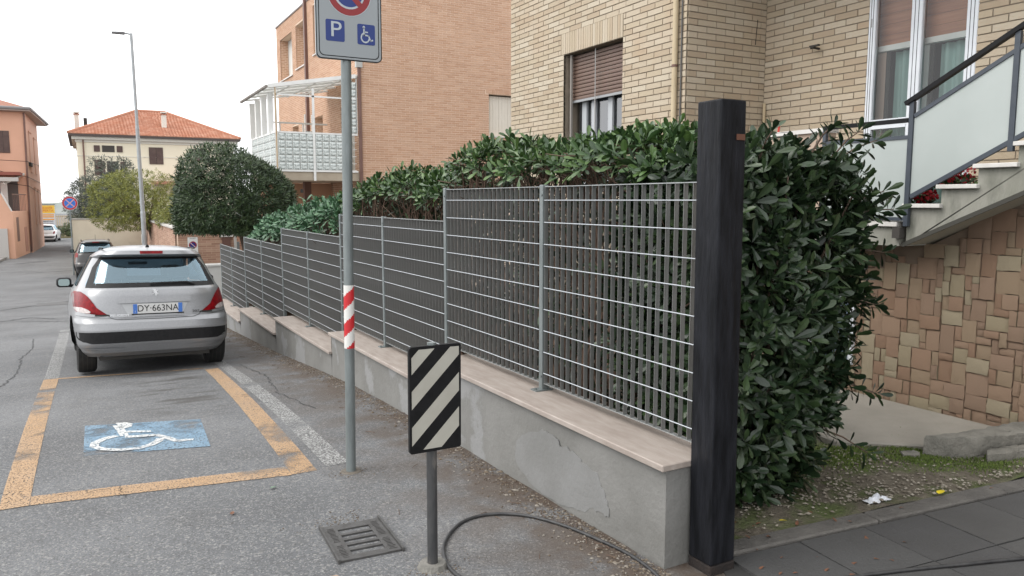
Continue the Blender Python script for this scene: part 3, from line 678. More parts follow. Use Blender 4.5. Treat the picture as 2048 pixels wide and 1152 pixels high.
occ=np.zeros((ny,nz2),bool); stones=[]
opts=[(2,2),(2,3),(3,2),(2,3),(3,3),(2,2),(1,2),(2,1),(3,2),(2,4),(1,1)]
for j in range(nz2):
    for i in range(ny):
        if occ[i,j]: continue
        random.shuffle(opts)
        for a,b in opts+[(2,1),(1,2),(1,1)]:
            if (a,b)==(1,1) and random.random()<.7: continue
            if i+a<=ny and j+b<=nz2 and not occ[i:i+a,j:j+b].any(): break
        else: a=b=1
        occ[i:i+a,j:j+b]=True; stones.append((y0s+i*cs,y0s+(i+a)*cs,z0s+j*cs,z0s+(j+b)*cs))
def soffit_z(y): return 1.30 if y>3.55 else 1.30+(3.60-y)*.54
smeshes=[]
for q in range(5):                          # a few rough-faced stone shapes
    b=bmesh.new(); n=4; rs=random.Random(q)
    P=[[(-1+.18*rs.random()*(1 if 0<i<n and 0<j<n else 0)-(0 if 0<i<n and 0<j<n else -.35),-1+2*i/n+(rs.uniform(-.05,.05)),-1+2*j/n+rs.uniform(-.05,.05)) for j in range(n+1)] for i in range(n+1)]
    m_=MB().grid(P)
    edge=[P[i][0] for i in range(n+1)]+[P[n][j] for j in range(1,n+1)]+[P[i][n] for i in range(n-1,-1,-1)]+[P[0][j] for j in range(n-1,0,-1)]
    k=len(edge); m_.add(edge+[(1,y,z) for x,y,z in edge],[(i,(i+1)%k,k+(i+1)%k,k+i) for i in range(k)])
    smeshes.append(m_.mesh('stone',STN,weld=True,smooth=40))
stones.sort(key=lambda s:((s[0]-3.2)**2+(s[2]-.6)**2)); cnt=0; rest=MB()
for a0,a1,b0,b1 in stones:
    if b1>soffit_z((a0+a1)/2)+.02: continue
    if cnt<300:
        cnt+=1; link('stone',random.choice(smeshes),sw,(XW+.02-random.uniform(-.006,.014),(a0+a1)/2,(b0+b1)/2),(random.gauss(0,.02),0,0),(.028,(a1-a0)/2-.0022,(b1-b0)/2-.0022))
    else: rest.box(XW-.004,XW+.03,a0+.004,a1-.004,b0+.004,b1-.004)
if rest.v: tag(rest.part('stonework',STN,sw),kind='stuff')
bw=MB().box(XW-.03,XW+.019,4.16,4.62,.28,.86).part('cellar_window',WALU,sw)
for k in range(2): MB().box(XW-.034,XW-.029,4.20+.2*k,4.37+.2*k,.32,.82).part('pane',mat('cellar_pane',(.09,.12,.15),rough=.2),bw)

# ------------------------------------------------------------------ pink-orange brick house behind, with the glass block balcony
X2,Y2=6.96,21.25
h2=thing('pink_brick_house','tall house of pink brick with a white glass block balcony behind the hedge','house',(X2,Y2,gz(Y2)))
holY=[(10.97,12.25,3.60,4.86)]
holX=[(29.02,30.9,6.2,7.72),(27.2,28.42,6.3,7.80),(24.5,26.06,6.42,8.0),(28.4,29.3,3.0,4.35),(29.9,30.6,3.0,4.1),(21.9,23.2,2.46,4.4),(25.2,26.2,2.6,4.4)]
c2=MB(); wall_with_hole(c2,'y',Y2,Y2+.35,X2,16.5,-1.2,8.28,holY); wall_with_hole(c2,'x',X2,X2+.35,Y2+.351,31.5,-1.2,8.28,holX)
c2.box(X2+.351,16.5,31.1,31.5,-1.2,8.28); c2.box(16.2,16.5,Y2+.351,31.09,-1.2,8.28)
c2.part('wall',MORT2,h2)
MB().box(X2-.03,16.6,Y2-.03,31.55,8.281,8.34).part('roof_edge',mat('roof_flashing',(.16,.13,.12),rough=.5),h2)
MB().box(X2+.36,16.1,Y2+.36,31.0,5.9,6.0).part('floor_slab',DARK,h2)
L2,H2,J2=.25,.050,.014
it=wall_items('y',Y2,-1,lay(X2,12.6,1.4,8.27,holY+[(10.85,12.4,4.865,4.99)],L2,H2,J2),proud=.006)+wall_items('y',Y2,-1,[(10.88+.066*k,10.936+.066*k,4.868,4.985) for k in range(22)],proud=.006)
it+=wall_items('x',X2,-1,lay(Y2,31.5,1.0,8.27,holX,L2,H2,J2),proud=.006)
for h in holX: 
    it+=wall_items('y',h[1],-1,lay(X2+.01,X2+.35,h[2],h[3],[],.16,H2,J2),proud=.004)
mb=MB()
for c,h,n in it: mb.box(c[0]-h[0],c[0]+h[0],c[1]-h[1],c[1]+h[1],c[2]-h[2],c[2]+h[2])
tag(mb.part('brickwork',BRICK2,h2),kind='stuff')
CREAM=mat('cream_shutter',(.62,.57,.49),(.58,.53,.45),scale=2,rough=.5)
wy=MB().box(10.975,12.245,Y2+.20,Y2+.22,3.61,4.85).part('window',DARK,h2)
for k in range(12): MB().box(10.978+.1055*k,10.978+.1055*k+.101,Y2+.15+(.006 if k%3==0 else 0),Y2+.18,3.62,4.82).part('shutter_plank',CREAM,wy)
MB().box(10.9,12.3,Y2-.05,Y2+.16,3.565,3.599).part('sill',MARBLE,wy)
for h in holX:
    wx=MB().box(X2+.30,X2+.32,h[0]+.005,h[1]-.005,h[2]+.005,h[3]-.005).part('window',mat('pale_blind',(.60,.60,.57),rough=.6) if 'pale_blind' not in MATS else MATS['pale_blind'],h2)
    MB().box(X2-.05,X2+.29,h[0]-.05,h[1]+.05,h[2]-.04,h[2]-.001).part('sill',MARBLE,wx)
    for zf in (.35,.75): MB().box(X2+.27,X2+.299,h[0]+.01,h[0]+.25,h[2]+(h[3]-h[2])*zf,h[2]+(h[3]-h[2])*zf+.05).part('shutter_bar',WALU,wx)
for y in (26.9,):
    p=MB().box(X2-.10,X2-.008,y-.075,y+.075,-1,9).part('downpipe',PIPE,h2)
    for z in (2,3.5,5,6.5,7.7): MB().box(X2-.105,X2-.006,y-.08,y+.08,z,z+.02).part('bracket',PIPE,p)
p=MB().tube([(X2-.06,Y2-.055,-1),(X2-.06,Y2-.055,5.3)],.05,12).part('downpipe',PIPE,h2,smooth=50); MB().box(X2-.16,X2+.02,Y2-.13,Y2-.008,5.3,5.48).part('hopper',mat('grey_box',(.4,.4,.38),rough=.5),p)
# balcony
XB=4.60
b2=MB().box(XB,X2-.01,Y2,24.55,2.19,2.42).part('balcony_slab',mat('balcony_concrete',(.42,.36,.28),(.36,.30,.23),scale=2,rough=.9),h2)
pr=MB().box(XB-.02,X2-.13,Y2-.03,Y2+.05,2.421,2.47).part('balustrade',WHITE,h2); MB().box(XB-.02,XB+.06,Y2+.051,24.55,2.421,2.47).part('bottom_rail',WHITE,pr)
MB().box(XB-.02,X2-.13,Y2-.03,Y2+.05,3.44,3.485).part('top_rail',WHITE,pr); MB().box(XB-.02,XB+.06,Y2+.051,24.55,3.44,3.485).part('top_rail',WHITE,pr)
for x in (XB,5.60,6.60): MB().box(x-.03,x+.035,Y2-.045,Y2-.031,2.30 if x!=5.60 else 2.18,4.60+.03*(x-4)).part('upright',WHITE,pr)
MB().box(XB-.012,XB+.012,Y2-.062,Y2-.046,2.3,4.62).part('rusty_drain_pipe',mat('rusty_pipe',(.42,.27,.14),(.5,.36,.2),scale=3,rough=.8),pr)
GBL=mat('glass_block',(.66,.70,.68),(.36,.40,.39),scale=21,rough=.12,bump=1.0,bscale=22,lo=.44,hi=.56,detail=2)  # bright and dark play of light in the glass painted as noise colour
def gblock_mesh(axis):
    P=[];n=6
    mb_=MB()
    for sgn in (-1,1):
        Pg=[]
        for i in range(n+1):
            row=[]
            for j in range(n+1):
                a,b=-1+2*i/n,-1+2*j/n; e=max(abs(a),abs(b)); d=.040-(.012 if e>.95 else 0)+.006*math.cos(a*3.3+b*2.2)*(e<.8)
                row.append((a*.088,sgn*d,b*.088) if axis=='y' else (sgn*d,a*.088,b*.088))
            Pg.append(row)
        mb_.grid(Pg)
    s_=.0885; mb_.box(-s_ if axis=='y' else -.027,s_ if axis=='y' else .027,-.027 if axis=='y' else -s_,.027 if axis=='y' else s_,-s_,s_)
    return mb_.mesh('glass_block',GBL)
gby,gbx=gblock_mesh('y'),gblock_mesh('x')
GR=mat('white_grout',(.62,.62,.59),rough=.8)
for r_ in range(5):
    z=2.57+.194*r_
    for x0 in (4.735,5.735): 
        for k in range(5):
            if x0+.19*k<6.82: link('glass_block',gby,pr,(x0+.192*k,Y2+.01,z))
    for k in range(16): link('glass_block',gbx,pr,(XB+.02,Y2+.22+.205*k,z))
for r_ in range(6): MB().box(XB+.045,6.80,Y2+.0,Y2+.02,2.464+.194*r_,2.482+.194*r_ if r_<5 else 3.439).part('grout_line',GR,pr)
for x0 in (4.735,5.735):
    for k in range(6): MB().box(x0+.192*k-.105,x0+.192*k-.087,Y2-.001,Y2+.021,2.471,3.439).part('grout_line',GR,pr)
for k in range(0,17): MB().box(XB+.005,XB+.035,Y2+.11+.205*k,Y2+.125+.205*k,2.471,3.439).part('grout_line',GR,pr)
for q in range(6): MB().box(XB+.006,XB+.034,Y2+.06,24.5,2.464+.194*q,2.478+.194*q if q<5 else 3.439).part('grout_line',GR,pr)
for x in (6.72,):                           # tall strip of glass blocks beside the downpipe
    for k in range(7): link('glass_block',gby,pr,(x,Y2+.01,3.60+.20*k))
    for k in range(8): MB().box(x-.1,x+.1,Y2,Y2+.02,3.49+.2*k,3.505+.2*k).part('grout_line',GR,pr)
    for dx in (-.115,.1): MB().box(x+dx,x+dx+.018,Y2-.02,Y2+.04,3.486,5.0).part('upright',WHITE,pr)
for k in range(6): link('glass_block',gby,pr,(6.3,24.45,2.7+.2*k))
for dx in (-.12,.1): MB().box(6.3+dx,6.32+dx,24.40,24.50,2.43,4.3).part('upright',WHITE,pr)
for k in range(4):
    y=Y2+.55+.85*k; MB().box(XB-.07,XB+.07,y,y+.12,3.486,4.53).part('upright_board',WHITE,pr); MB().box(XB-.03,XB+.004,y+.07,y+.10,2.43,3.44).part('upright',WHITE,pr)
MB().box(XB,X2-.2,24.0,24.04,3.95,4.0).part('far_rail',WHITE,pr); 
for x in (5.3,6.0): MB().box(x,x+.04,24.0,24.04,2.43,3.95).part('upright',WHITE,pr)
# canopy of corrugated sheets
cz=lambda x:4.64+(x-4.42)*.178
cn=MB().bar((4.42,Y2-.06,cz(4.42)),(X2-.17,Y2-.06,cz(X2-.17)),.03,.10,side=(0,1,0)).part('canopy_fascia',WHITE,h2)
Pc=[[(x,y,cz(x)+.03+.012*math.sin(x*38)) for y in (Y2-.045,22.4,23.5,24.7)] for x in np.linspace(4.38,X2-.02,90)]
MB().grid(Pc).part('corrugated_sheet',translucent('canopy_sheet',(.72,.74,.72)),cn,smooth='all')
for y in (21.3,22.0,22.8,23.6,24.5): MB().bar((4.45,y,cz(4.45)-.03),(X2-.02,y,cz(X2)-.03),.04,.05,side=(0,1,0)).part('rafter',WHITE,cn)
for x in (5.0,5.7,6.4): MB().bar((x,21.3,cz(x)-.06),(x,24.6,cz(x)-.06),.03,.03).part('purlin',WHITE,cn)
MB().bar((4.60,Y2-.03,4.44),(6.80,Y2-.03,4.44),.03,.04,side=(0,1,0)).part('cross_rail',WHITE,cn)
MB().tube([(4.38,Y2-.04,cz(4.38)-.01),(4.36,24.75,cz(4.36)-.03)],.045,8).part('gutter',mat('weathered_gutter',(.18,.15,.13),(.3,.28,.26),scale=4,rough=.7),cn)
MB().box(XB+.04,XB+.22,Y2-.09,Y2-.002,2.10,2.22).part('junction_box',WHITE,h2)
MB().box(5.2,5.26,Y2-.06,Y2+.0,1.85,1.95).part('wall_lamp',DARK,h2)
MB().box(5.75,5.95,23.0,23.2,-1,2.185).part('column',PIPE,h2)
MB().box(4.7,X2-.02,24.3,24.55,-1.2,2.18).part('porch_wall',BRICK2,h2)

# ------------------------------------------------------------------ garden wall of brick beyond the fence
def brick_wall(name,label,axis,pos,sgn,a0,a1,z0,z1,thick,capover=.06):
    t=thing(name,label,'wall',(pos if axis=='x' else a0,a0 if axis=='x' else pos,z0))
    b=MB(); wall_with_hole(b,axis,pos,pos-sgn*thick,a0,a1,z0-.4,z1,[]); b.part('core',MORT3,t)
    m_=MB()
    for c,h,n in wall_items(axis,pos,sgn,lay(a0,a1,z0,z1,[],.25,.055,.011),proud=.007): m_.box(c[0]-h[0],c[0]+h[0],c[1]-h[1],c[1]+h[1],c[2]-h[2],c[2]+h[2])
    tag(m_.part('brickwork',BRICK3,t),kind='stuff')
    n=max(1,int((a1-a0)/1.0)); 
    for k in range(n):
        p,q=a0+(a1-a0)*k/n-(capover if k==0 else 0),a0+(a1-a0)*(k+1)/n-.006+(capover if k==n-1 else 0)
        lo,hi=min(pos,pos-sgn*thick)-.05,max(pos,pos-sgn*thick)+.05
        (MB().box(lo,hi,p,q,z1+.001,z1+.055) if axis=='x' else MB().box(p,q,lo,hi,z1+.001,z1+.055)).part('coping',MARBLE,t)
    return t
YBW=24.6
g1=brick_wall('brick_garden_wall','brown brick garden wall carrying the no parking plate beyond the fence end','y',YBW,-1,2.40,3.95,-1.2,.86,.25)
g2=brick_wall('brick_garden_wall','long brown brick garden wall along the street behind the lamp post','x',2.35,-1,YBW+.27,41.5,-1.75,.80,.25)
mb=MB().box(3.62,3.86,YBW-.06,YBW-.008,-.9,.55).part('letter_niche',mat('dark_wood_niche',(.12,.06,.045),rough=.7),g1); MB().box(3.55,3.93,YBW-.09,YBW-.008,.551,.62).part('niche_cap',MARBLE,mb)
gp=thing('gate_column','grey steel column of the driveway gate beside the brick garden wall','post',(3.98,24.5,-1.1)); MB().box(3.95,4.02,24.45,24.55,-1.1,.80).part('shaft',mat('grey_column',(.42,.41,.38),rough=.6),gp); MB().box(4.02,4.10,24.46,24.54,-.9,.4).part('latch_plate',GALVP,gp)
g3=brick_wall('brick_garden_wall','back stretch of brown brick wall behind the trunk of the round tree','y',27.5,-1,4.05,9.0,-1.3,.98,.25)
ut=thing('utility_cabinet','pale grey utility cabinet at the far end of the steel fence','cabinet',(2.45,17.8,gz(17.8)))
CABM=mat('cabinet_grey',(.46,.46,.44),(.42,.42,.40),scale=3,rough=.6)
c_=MB().box(2.28,2.66,17.72,18.02,gz(17.8)-.05,.22).part('body',CABM,ut,bevel=.006); MB().box(2.255,2.685,17.695,18.045,.2205,.265).part('lid',CABM,ut,bevel=.006); MB().box(2.36,2.64,17.712,17.7195,-.6,.18).part('door',CABM,ut)
nps=thing('no_parking_plate','white plate with round no parking symbol fixed to the brown brick garden wall','sign',(2.8,YBW-.03,.05))
NP=lambda a,b,d:(2.655+a,YBW-.015-d,.03+b)
pl=MB().prism(rrect(.28,.53,.02),NP,0,.006).part('plate',mat('plate_white',(.62,.62,.60),rough=.5),nps)
PF=lambda a,b,d:NP(.14+a,.30+b,d)
MB().disc(PF,0,.11,d=.008).part('red_ring',SRED,pl); MB().disc(PF,0,.078,d=.010).part('blue_disc',mat('deep_blue',(.01,.02,.16),rough=.4),pl)
MB().prism([(x*math.cos(R(-45))-y*math.sin(R(-45)),x*math.sin(R(-45))+y*math.cos(R(-45))) for x,y in ((-.1,-.012),(.1,-.012),(.1,.012),(-.1,.012))],PF,.011,.0125).part('bar',mat('pinkish_white',(.5,.35,.36),rough=.4),pl)
txt('lettering','COMUNE DI',.032,NP(.14,.495,.009),SBLK,pl); txt('lettering','passo',.066,NP(.14,.125,.009),SBLK,pl); txt('lettering','carrabile',.066,NP(.14,.065,.009),SBLK,pl)

# ------------------------------------------------------------------ lamp post
lp=thing('street_lamp','tall galvanised street lamp post with short arm in front of the brick garden wall','street lamp',(1.98,31,gz(31)))
LX,LY=1.90,31.0
def lpz(z): return (LX-.010*z,LY,z)
GL2=mat('lamp_post_grey',(.36,.38,.39),(.30,.32,.33),scale=3,rough=.5,metal=.3)
for z0,z1,r in ((gz(31)-.1,1.2,.090),(1.2,4.2,.072),(4.2,7.5,.055)):
    MB().tube([lpz(z0),lpz(z1)],[r,r*.9],14).part('shaft',GL2,lp,smooth=50)
for z,r in ((1.2,.085),(4.2,.07)): MB().tube([lpz(z-.02),lpz(z+.1)],[r,r*.8],14).part('collar',GL2,lp)
a=MB().tube([lpz(7.46),(LX-.35,LY,7.50),(LX-.62,LY,7.48)],[.03,.03,.025],8).part('arm',GL2,lp)
MB().prism([(-.42,0),(0,0),(.02,.05),(-.05,.075),(-.40,.05)],lambda a_,b,d:(LX-.28+a_,LY+d,7.44+b),-.1,.1).part('lamp_head',mat('lamp_head',(.12,.12,.125),rough=.5),a)
MB().box(LX-.11,LX-.095,LY-.06,LY-.10,.1,.42).part('sticker',WHITE,lp)

# ------------------------------------------------------------------ cream garden wall and no stopping sign
cw=thing('cream_garden_wall','plain cream plaster garden wall behind the dark parked car','wall',(.6,40,gz(40)))
CRW=mat('cream_plaster',(.62,.55,.43),(.56,.49,.38),scale=1.5,rough=.9,stain=(.40,.34,.26),stscale=1.2,stlo=.6,sthi=.8)
MB().box(-.47,2.33,40.0,40.25,-2,.78).part('panel',CRW,cw); MB().box(-.47,-.24,40.251,58,-2.2,.72).part('panel',CRW,cw); MB().box(-.50,2.34,39.97,40.28,.781,.83).part('coping',mat('grey_coping',(.36,.34,.31),rough=.9),cw)
ns=thing('no_stopping_sign','round red and blue no stopping sign on a thin pole by the cream garden wall','sign',(-.53,39.85,gz(40)))
MB().tube([(-.52,39.85,gz(40)-.05),(-.50,39.85,1.78)],.03,10).part('pole',GALVP,ns)
NF=lambda a,b,d:(-.50+a,39.81-d,1.52+b)
dsc=MB().disc(NF,0,.31,d=0).part('disc',SWHT,ns); MB().disc(lambda a,b,d:(-.50+a,39.815,1.52+b),0,.31).part('disc_back',GALVP,ns)
SR2=mat('bright_sign_red',(.45,.02,.03),rough=.4); SB2=mat('bright_sign_blue',(.03,.15,.55),rough=.4)
MB().disc(NF,.225,.295,d=.003).part('red_ring',SR2,dsc); MB().disc(NF,0,.215,d=.003).part('blue_disc',SB2,dsc)
for an in (45,-45): 
    c,s=math.cos(R(an)),math.sin(R(an)); MB().prism([(x*c-y*s,x*s+y*c) for x,y in ((-.24,-.022),(.24,-.022),(.24,.022),(-.24,.022))],NF,.004+(.003 if an>0 else 0),.006+(.003 if an>0 else 0)).part('red_bar',mat('sign_cross',(.55,.30,.32),rough=.4) if 'sign_cross' not in MATS else MATS['sign_cross'],dsc)

# ------------------------------------------------------------------ cream house with a hipped tile roof
YH=60.0
ch=thing('cream_house','cream house with orange hipped tile roof and brown shutters behind the trees','house',(4.8,YH,-2))
CRH=mat('cream_house_plaster',(.74,.68,.54),(.70,.64,.50),scale=.6,rough=.9); CORN=mat('pale_cornice',(.62,.60,.54),rough=.8)
MB().box(-.15,9.9,YH,YH+11,-2.2,5.55).part('wall',CRH,ch); MB().box(-.22,9.97,YH-.07,YH+11.07,5.551,5.72).part('cornice',CORN,ch); MB().box(-.42,10.17,YH-.27,YH+11.27,5.721,5.92).part('cornice',CORN,ch)
MB().box(-.19,9.94,YH-.035,YH,4.62,4.66).part('string_course',CORN,ch)
MB().box(-.62,10.35,YH-.48,YH+11.48,5.921,6.06).part('gutter',mat('dark_gutter',(.06,.045,.04),rough=.6),ch)
TILE=mat('orange_roof_tile',(.46,.17,.085),(.38,.13,.065),scale=1.2,rough=.85,rand=[(.41,.205,.135),(.37,.18,.115),(.45,.245,.17),(.35,.165,.105)])
# tiles in stepped courses on each slope
ex0,ex1,ey0,ey1=-.6,10.33,YH-.46,YH+11.46; rx0,rx1,ry=3.9,5.85,YH+5.5; zr0,zr1=6.07,8.30
tl=MB(); nc=22
def lerp3(a,b,t): return tuple(a[i]+(b[i]-a[i])*t for i in range(3))
for (A,B,C_,D) in (((ex0,ey0,zr0),(ex1,ey0,zr0),(rx1,ry,zr1),(rx0,ry,zr1)),((ex0,ey1,zr0),(ex0,ey0,zr0),(rx0,ry,zr1),(rx0,ry,zr1)),((ex1,ey0,zr0),(ex1,ey1,zr0),(rx1,ry,zr1),(rx1,ry,zr1)),((ex1,ey1,zr0),(ex0,ey1,zr0),(rx0,ry,zr1),(rx1,ry,zr1))):
    for k in range(nc):
        t0,t1=k/nc,(k+1.15)/nc; p0,p1=lerp3(A,D,t0),lerp3(B,C_,t0); q0,q1=lerp3(A,D,min(t1,1)),lerp3(B,C_,min(t1,1))
        n=max(2,int((Vector(p1)-Vector(p0)).length/.21))
        for j in range(n):
            a,b=lerp3(p0,p1,j/n),lerp3(p0,p1,(j+1)/n); c,d=lerp3(q0,q1,(j+1)/n),lerp3(q0,q1,j/n); m1,m2=lerp3(a,b,.5),lerp3(d,c,.5)
            up=lambda p,h:(p[0],p[1],p[2]+h)
            tl.add([up(a,.055),up(m1,.085),up(b,.055),up(c,.0),up(m2,.028),up(d,.0),a,b],[(0,1,4,5),(1,2,3,4),(6,7,2,1,0)])
rf=tag(tl.part('roof_tiles',TILE,ch),kind='stuff')
for P_,Q_ in (((ex0,ey0,zr0),(rx0,ry,zr1)),((ex1,ey0,zr0),(rx1,ry,zr1)),((rx0,ry,zr1),(rx1,ry,zr1))):
    MB().tube([up(P_,.06),up(Q_,.06)],.10,8).part('ridge_tile',TILE,ch)
for x,y,z0,z1,nm in ((5.45,YH+1.6,6.5,7.75,'a'),(-.05,YH+7,6.3,8.0,'b')):
    k=MB().box(x-.16,x+.16,y-.16,y+.16,z0,z1).part('chimney',CORN,ch); MB().box(x-.22,x+.22,y-.22,y+.22,z1+.001,z1+.06).part('chimney_cap',TILE,k); MB().box(x-.2,x+.2,y-.2,y+.2,z1+.12,z1+.20).part('chimney_cap',CORN,k); MB().box(x-.12,x+.12,y-.12,y+.12,z1+.061,z1+.119).part('flue',DARK,k)
k=MB().tube([(.5,YH+5,6.3),(.5,YH+5,7.6)],.12,8).part('flue_pipe',DARK,ch)
SH=mat('dark_brown_shutter',(.075,.045,.04),(.10,.065,.055),scale=3,rough=.7)
def shutter_window(parent,x0,x1,z0,z1,open_=False,y=YH):
    w_=MB().box(x0,x1,y-.03,y-.001,z0,z1).part('window',mat('dark_reveal',(.05,.045,.04),rough=.8) if 'dark_reveal' not in MATS else MATS['dark_reveal'],parent)
    hw=(x1-x0)/2
    for k in range(2):
        a=(x0-hw-.12 if k==0 else x1+.12) if open_ else x0+hw*k
        s_=MB().box(a+.01,a+hw-.01,y-.06,y-.031,z0+.01,z1-.01).part('shutter',SH,w_)
        for q in range(6): MB().box(a+.05,a+hw-.05,y-.066,y-.0605,z0+(z1-z0)*(q+.6)/7,z0+(z1-z0)*(q+.95)/7).part('slat',SH,s_)
    return w_
shutter_window(ch,1.36,2.12,4.92,5.36,True); shutter_window(ch,4.25,5.15,4.16,5.33); shutter_window(ch,7.1,8.0,4.4,5.33)
w_=shutter_window(ch,.85,1.3,3.35,4.4); shutter_window(ch,1.6,2.3,3.3,4.3,True)
MB().tube([(.25,YH-.12,-1),(.25,YH-.12,5.7)],.05,8).part('downpipe',PIPE,ch)
MB().box(4.3,8,YH-1.6,YH-.01,2.75,2.95).part('porch_roof',TILE,ch)

# ------------------------------------------------------------------ salmon house on the left
ph=thing('salmon_house','salmon pink house with annex and balcony at the left edge of the street','house',(-3.15,62,gz(62)))
SAL=mat('salmon_plaster',(.62,.36,.255),(.57,.33,.23),scale=.7,rough=.9); SAL2=mat('salmon_plaster_worn',(.58,.36,.27),(.52,.325,.245),scale=1.2,rough=.9,stain=(.44,.33,.27),stscale=.8,stlo=.55,sthi=.8)
FN=lambda a,b,d:(a,b,d)
MB().prism([(-3.15,62),(-2.85,72.5),(-13,72.8),(-13,62)],lambda a,b,d:(a,b,d),-2.3,7.55).part('wall',SAL2,ph)
MB().prism([(-3.2,61.9),(-2.9,72.6),(-13,72.9),(-13,61.9)],lambda a,b,d:(a,b,d),-2.3,-1.35).part('plinth',mat('worn_plinth',(.42,.30,.24),(.35,.27,.23),scale=1.2,rough=.9),ph)
MB().box(-13,-3.155,61.955,61.995,-1.9,7.5).part('front_render',SAL,ph)
MB().prism([(-2.75,61.3),(-2.15,73.3),(-13.5,73.5),(-13.5,61.3)],lambda a,b,d:(a,b,d),7.551,7.72).part('eaves',mat('pale_eaves',(.40,.34,.31),rough=.8),ph)
MB().tube([(-13.5,61.25,7.72),(-2.72,61.25,7.72),(-2.12,73.3,7.72)],.10,8).part('gutter',mat('grey_gutter',(.20,.19,.19),rough=.6),ph)
MB().add([(-2.75,61.3,7.75),(-2.15,73.3,7.75),(-13.5,73.5,7.75),(-13.5,61.3,7.75),(-7.2,65.8,9.35),(-7.0,69,9.35),(-13.5,67.5,9.35)],[(0,1,5,4),(3,0,4,6),(1,2,6,5)]).part('roof',mat('old_tile',(.33,.16,.11),(.26,.12,.085),scale=8,rough=.9,bump=.8,bscale=9,stretch=(1,3,1)),ph)
MB().tube([(-3.12,61.9,7.5),(-3.16,61.88,4),(-3.2,61.86,-1.8)],.06,8).part('downpipe',PIPE,ph)
def pside(y): return -3.15+(y-62)*.3/10.5
for y0,y1,z0,z1 in ((64.5,66.2,3.6,6.4),(68.2,69.9,3.6,6.2),(66,67.6,-.1,2.5),(69,70.3,-.1,2.4)):
    x=pside((y0+y1)/2); MB().prism([(pside(y0)-.05,y0),(pside(y0)+.05,y0),(pside(y1)+.05,y1),(pside(y1)-.05,y1)][::-1],lambda a,b,d:(a,b,d),z0,z1).part('blind_window',SAL2,ph)
    MB().prism([(pside(y0)-.05,y0-.1),(pside(y0)+.09,y0-.1),(pside(y1)+.09,y1+.1),(pside(y1)-.05,y1+.1)][::-1],lambda a,b,d:(a,b,d),z1+.002,z1+.1).part('window_cornice',SAL2,ph)
shutter_window(ph,-4.75,-4.05,4.8,6.25,y=61.95); 
# annex with porch
an=MB().prism([(-12,55.5),(-3.72,55.5),(-3.30,61.7),(-12,61.7)],lambda a,b,d:(a,b,d),-2.3,.95).part('annex',SAL,ph)
MB().prism([(-12,.951),(-3.80,.951),(-4.25,2.05),(-12,2.05)],lambda a,b,d:(a,d,b),55.5,55.8).part('parapet',SAL,ph)
MB().bar((-4.25,55.65,2.09),(-3.78,55.65,.99),.34,.06,side=(0,1,0)).part('coping',MARBLE,ph)
for k in range(9): MB().box(-3.70+.042*k*1.0,-3.68+.042*k,56+.62*k,56.03+.62*k,.96,2.0).part('baluster',PIPE,ph)
MB().bar((-3.72,55.9,2.02),(-3.32,61.5,2.02),.05,.06).part('balcony_rail',PIPE,ph)
MB().box(-12,-3.4,58.8,61.9,3.25,3.45).part('awning_roof',mat('dark_red_roof',(.22,.07,.05),rough=.8),ph); MB().box(-12,-3.5,58.5,58.79,2.85,3.1).part('awning_roll',mat('awning_cloth',(.40,.39,.37),rough=.8),ph)
MB().bar((-4.3,58.6,2.7),(-3.35,61.5,3.4),.12,.12).part('awning_arm',mat('pale_arm',(.45,.44,.42),rough=.6),ph)
MB().box(-12,-3.75,61.90,61.95,.95,3.2).part('porch_back',mat('porch_shade',(.10,.085,.08),rough=.9),ph); MB().box(-4.75,-4.35,61.85,61.89,1.0,2.9).part('porch_door',WHITE,ph)
wn=MB().prism([(-3.69,56.6),(-3.62,57.6),(-3.60,57.6),(-3.67,56.6)][::-1],lambda a,b,d:(a+.03,b,d),-.9,.6).part('shutter',mat('annex_shutter',(.17,.10,.08),rough=.7),ph)
MB().prism([(-3.45,59.8),(-3.38,60.8),(-3.36,60.8),(-3.43,59.8)][::-1],lambda a,b,d:(a+.03,b,d),-1.7,-.1).part('door',mat('salmon_door',(.42,.22,.16),rough=.8),ph)
MB().box(-5.2,-4.05,55.3,55.49,-1.9,-.05).part('meter_box',mat('meter_grey',(.42,.40,.38),rough=.7),ph)
for q,(z0,z1) in enumerate(((4.45,4.25),(4.2,3.2),(3.3,2.6))):
    tag(MB().tube([(-9,61,z0+.6),(-5,61.2,(z0+z1)/2-.05),(-3.1,61.7,z1),(-2.82,72.4,z1+.1-.3*q)],.018,5).part('overhead_wire',SBLK),['topmost','middle','lowest'][q]+' of the three wires across the salmon house front','wire')
MB().box(-3.12,-2.95,63.2,65.0,4.0,4.25).part('wire_bracket',DARK,ph)

# left pavement
PAVE=mat('left_pavement',(.26,.25,.235),(.22,.21,.20),scale=2,rough=.9)
tag(MB().prism([(-12,46),(-4.35,46),(-4.32,52),(-3.95,61),(-12,61)],lambda a,b,d:(a,b,gz(b)+d),-.1,.13).part('pavement',PAVE),kind='structure')

# ------------------------------------------------------------------ far end of the street
bb=thing('billboard','tall printed billboard with orange and white bands at the end of the street','billboard',(-2.7,84,gz(84)))
bq=MB().box(-3.7,-2.32,84,84.1,-1.25,1.22).part('panel',mat('billboard_white',(.60,.62,.66),rough=.5),bb); MB().box(-3.75,-2.27,83.97,84.12,1.221,1.30).part('frame',GALVP,bb)
for x in (-3.5,-2.5): MB().box(x-.05,x+.05,84.02,84.08,gz(84)-.1,-1.251).part('leg',GALVP,bb)
OR=mat('poster_orange',(.75,.33,.03),rough=.5); YL=mat('poster_yellow',(.80,.52,.08),rough=.5); LB=mat('poster_light_blue',(.18,.45,.62),rough=.5); RDT=mat('poster_red',(.62,.12,.03),rough=.5)
MB().box(-3.7,-2.32,83.985,83.999,.45,1.18).part('orange_field',YL,bq); MB().box(-3.69,-2.33,83.985,83.999,-1.24,-.65).part('blue_field',LB,bq)
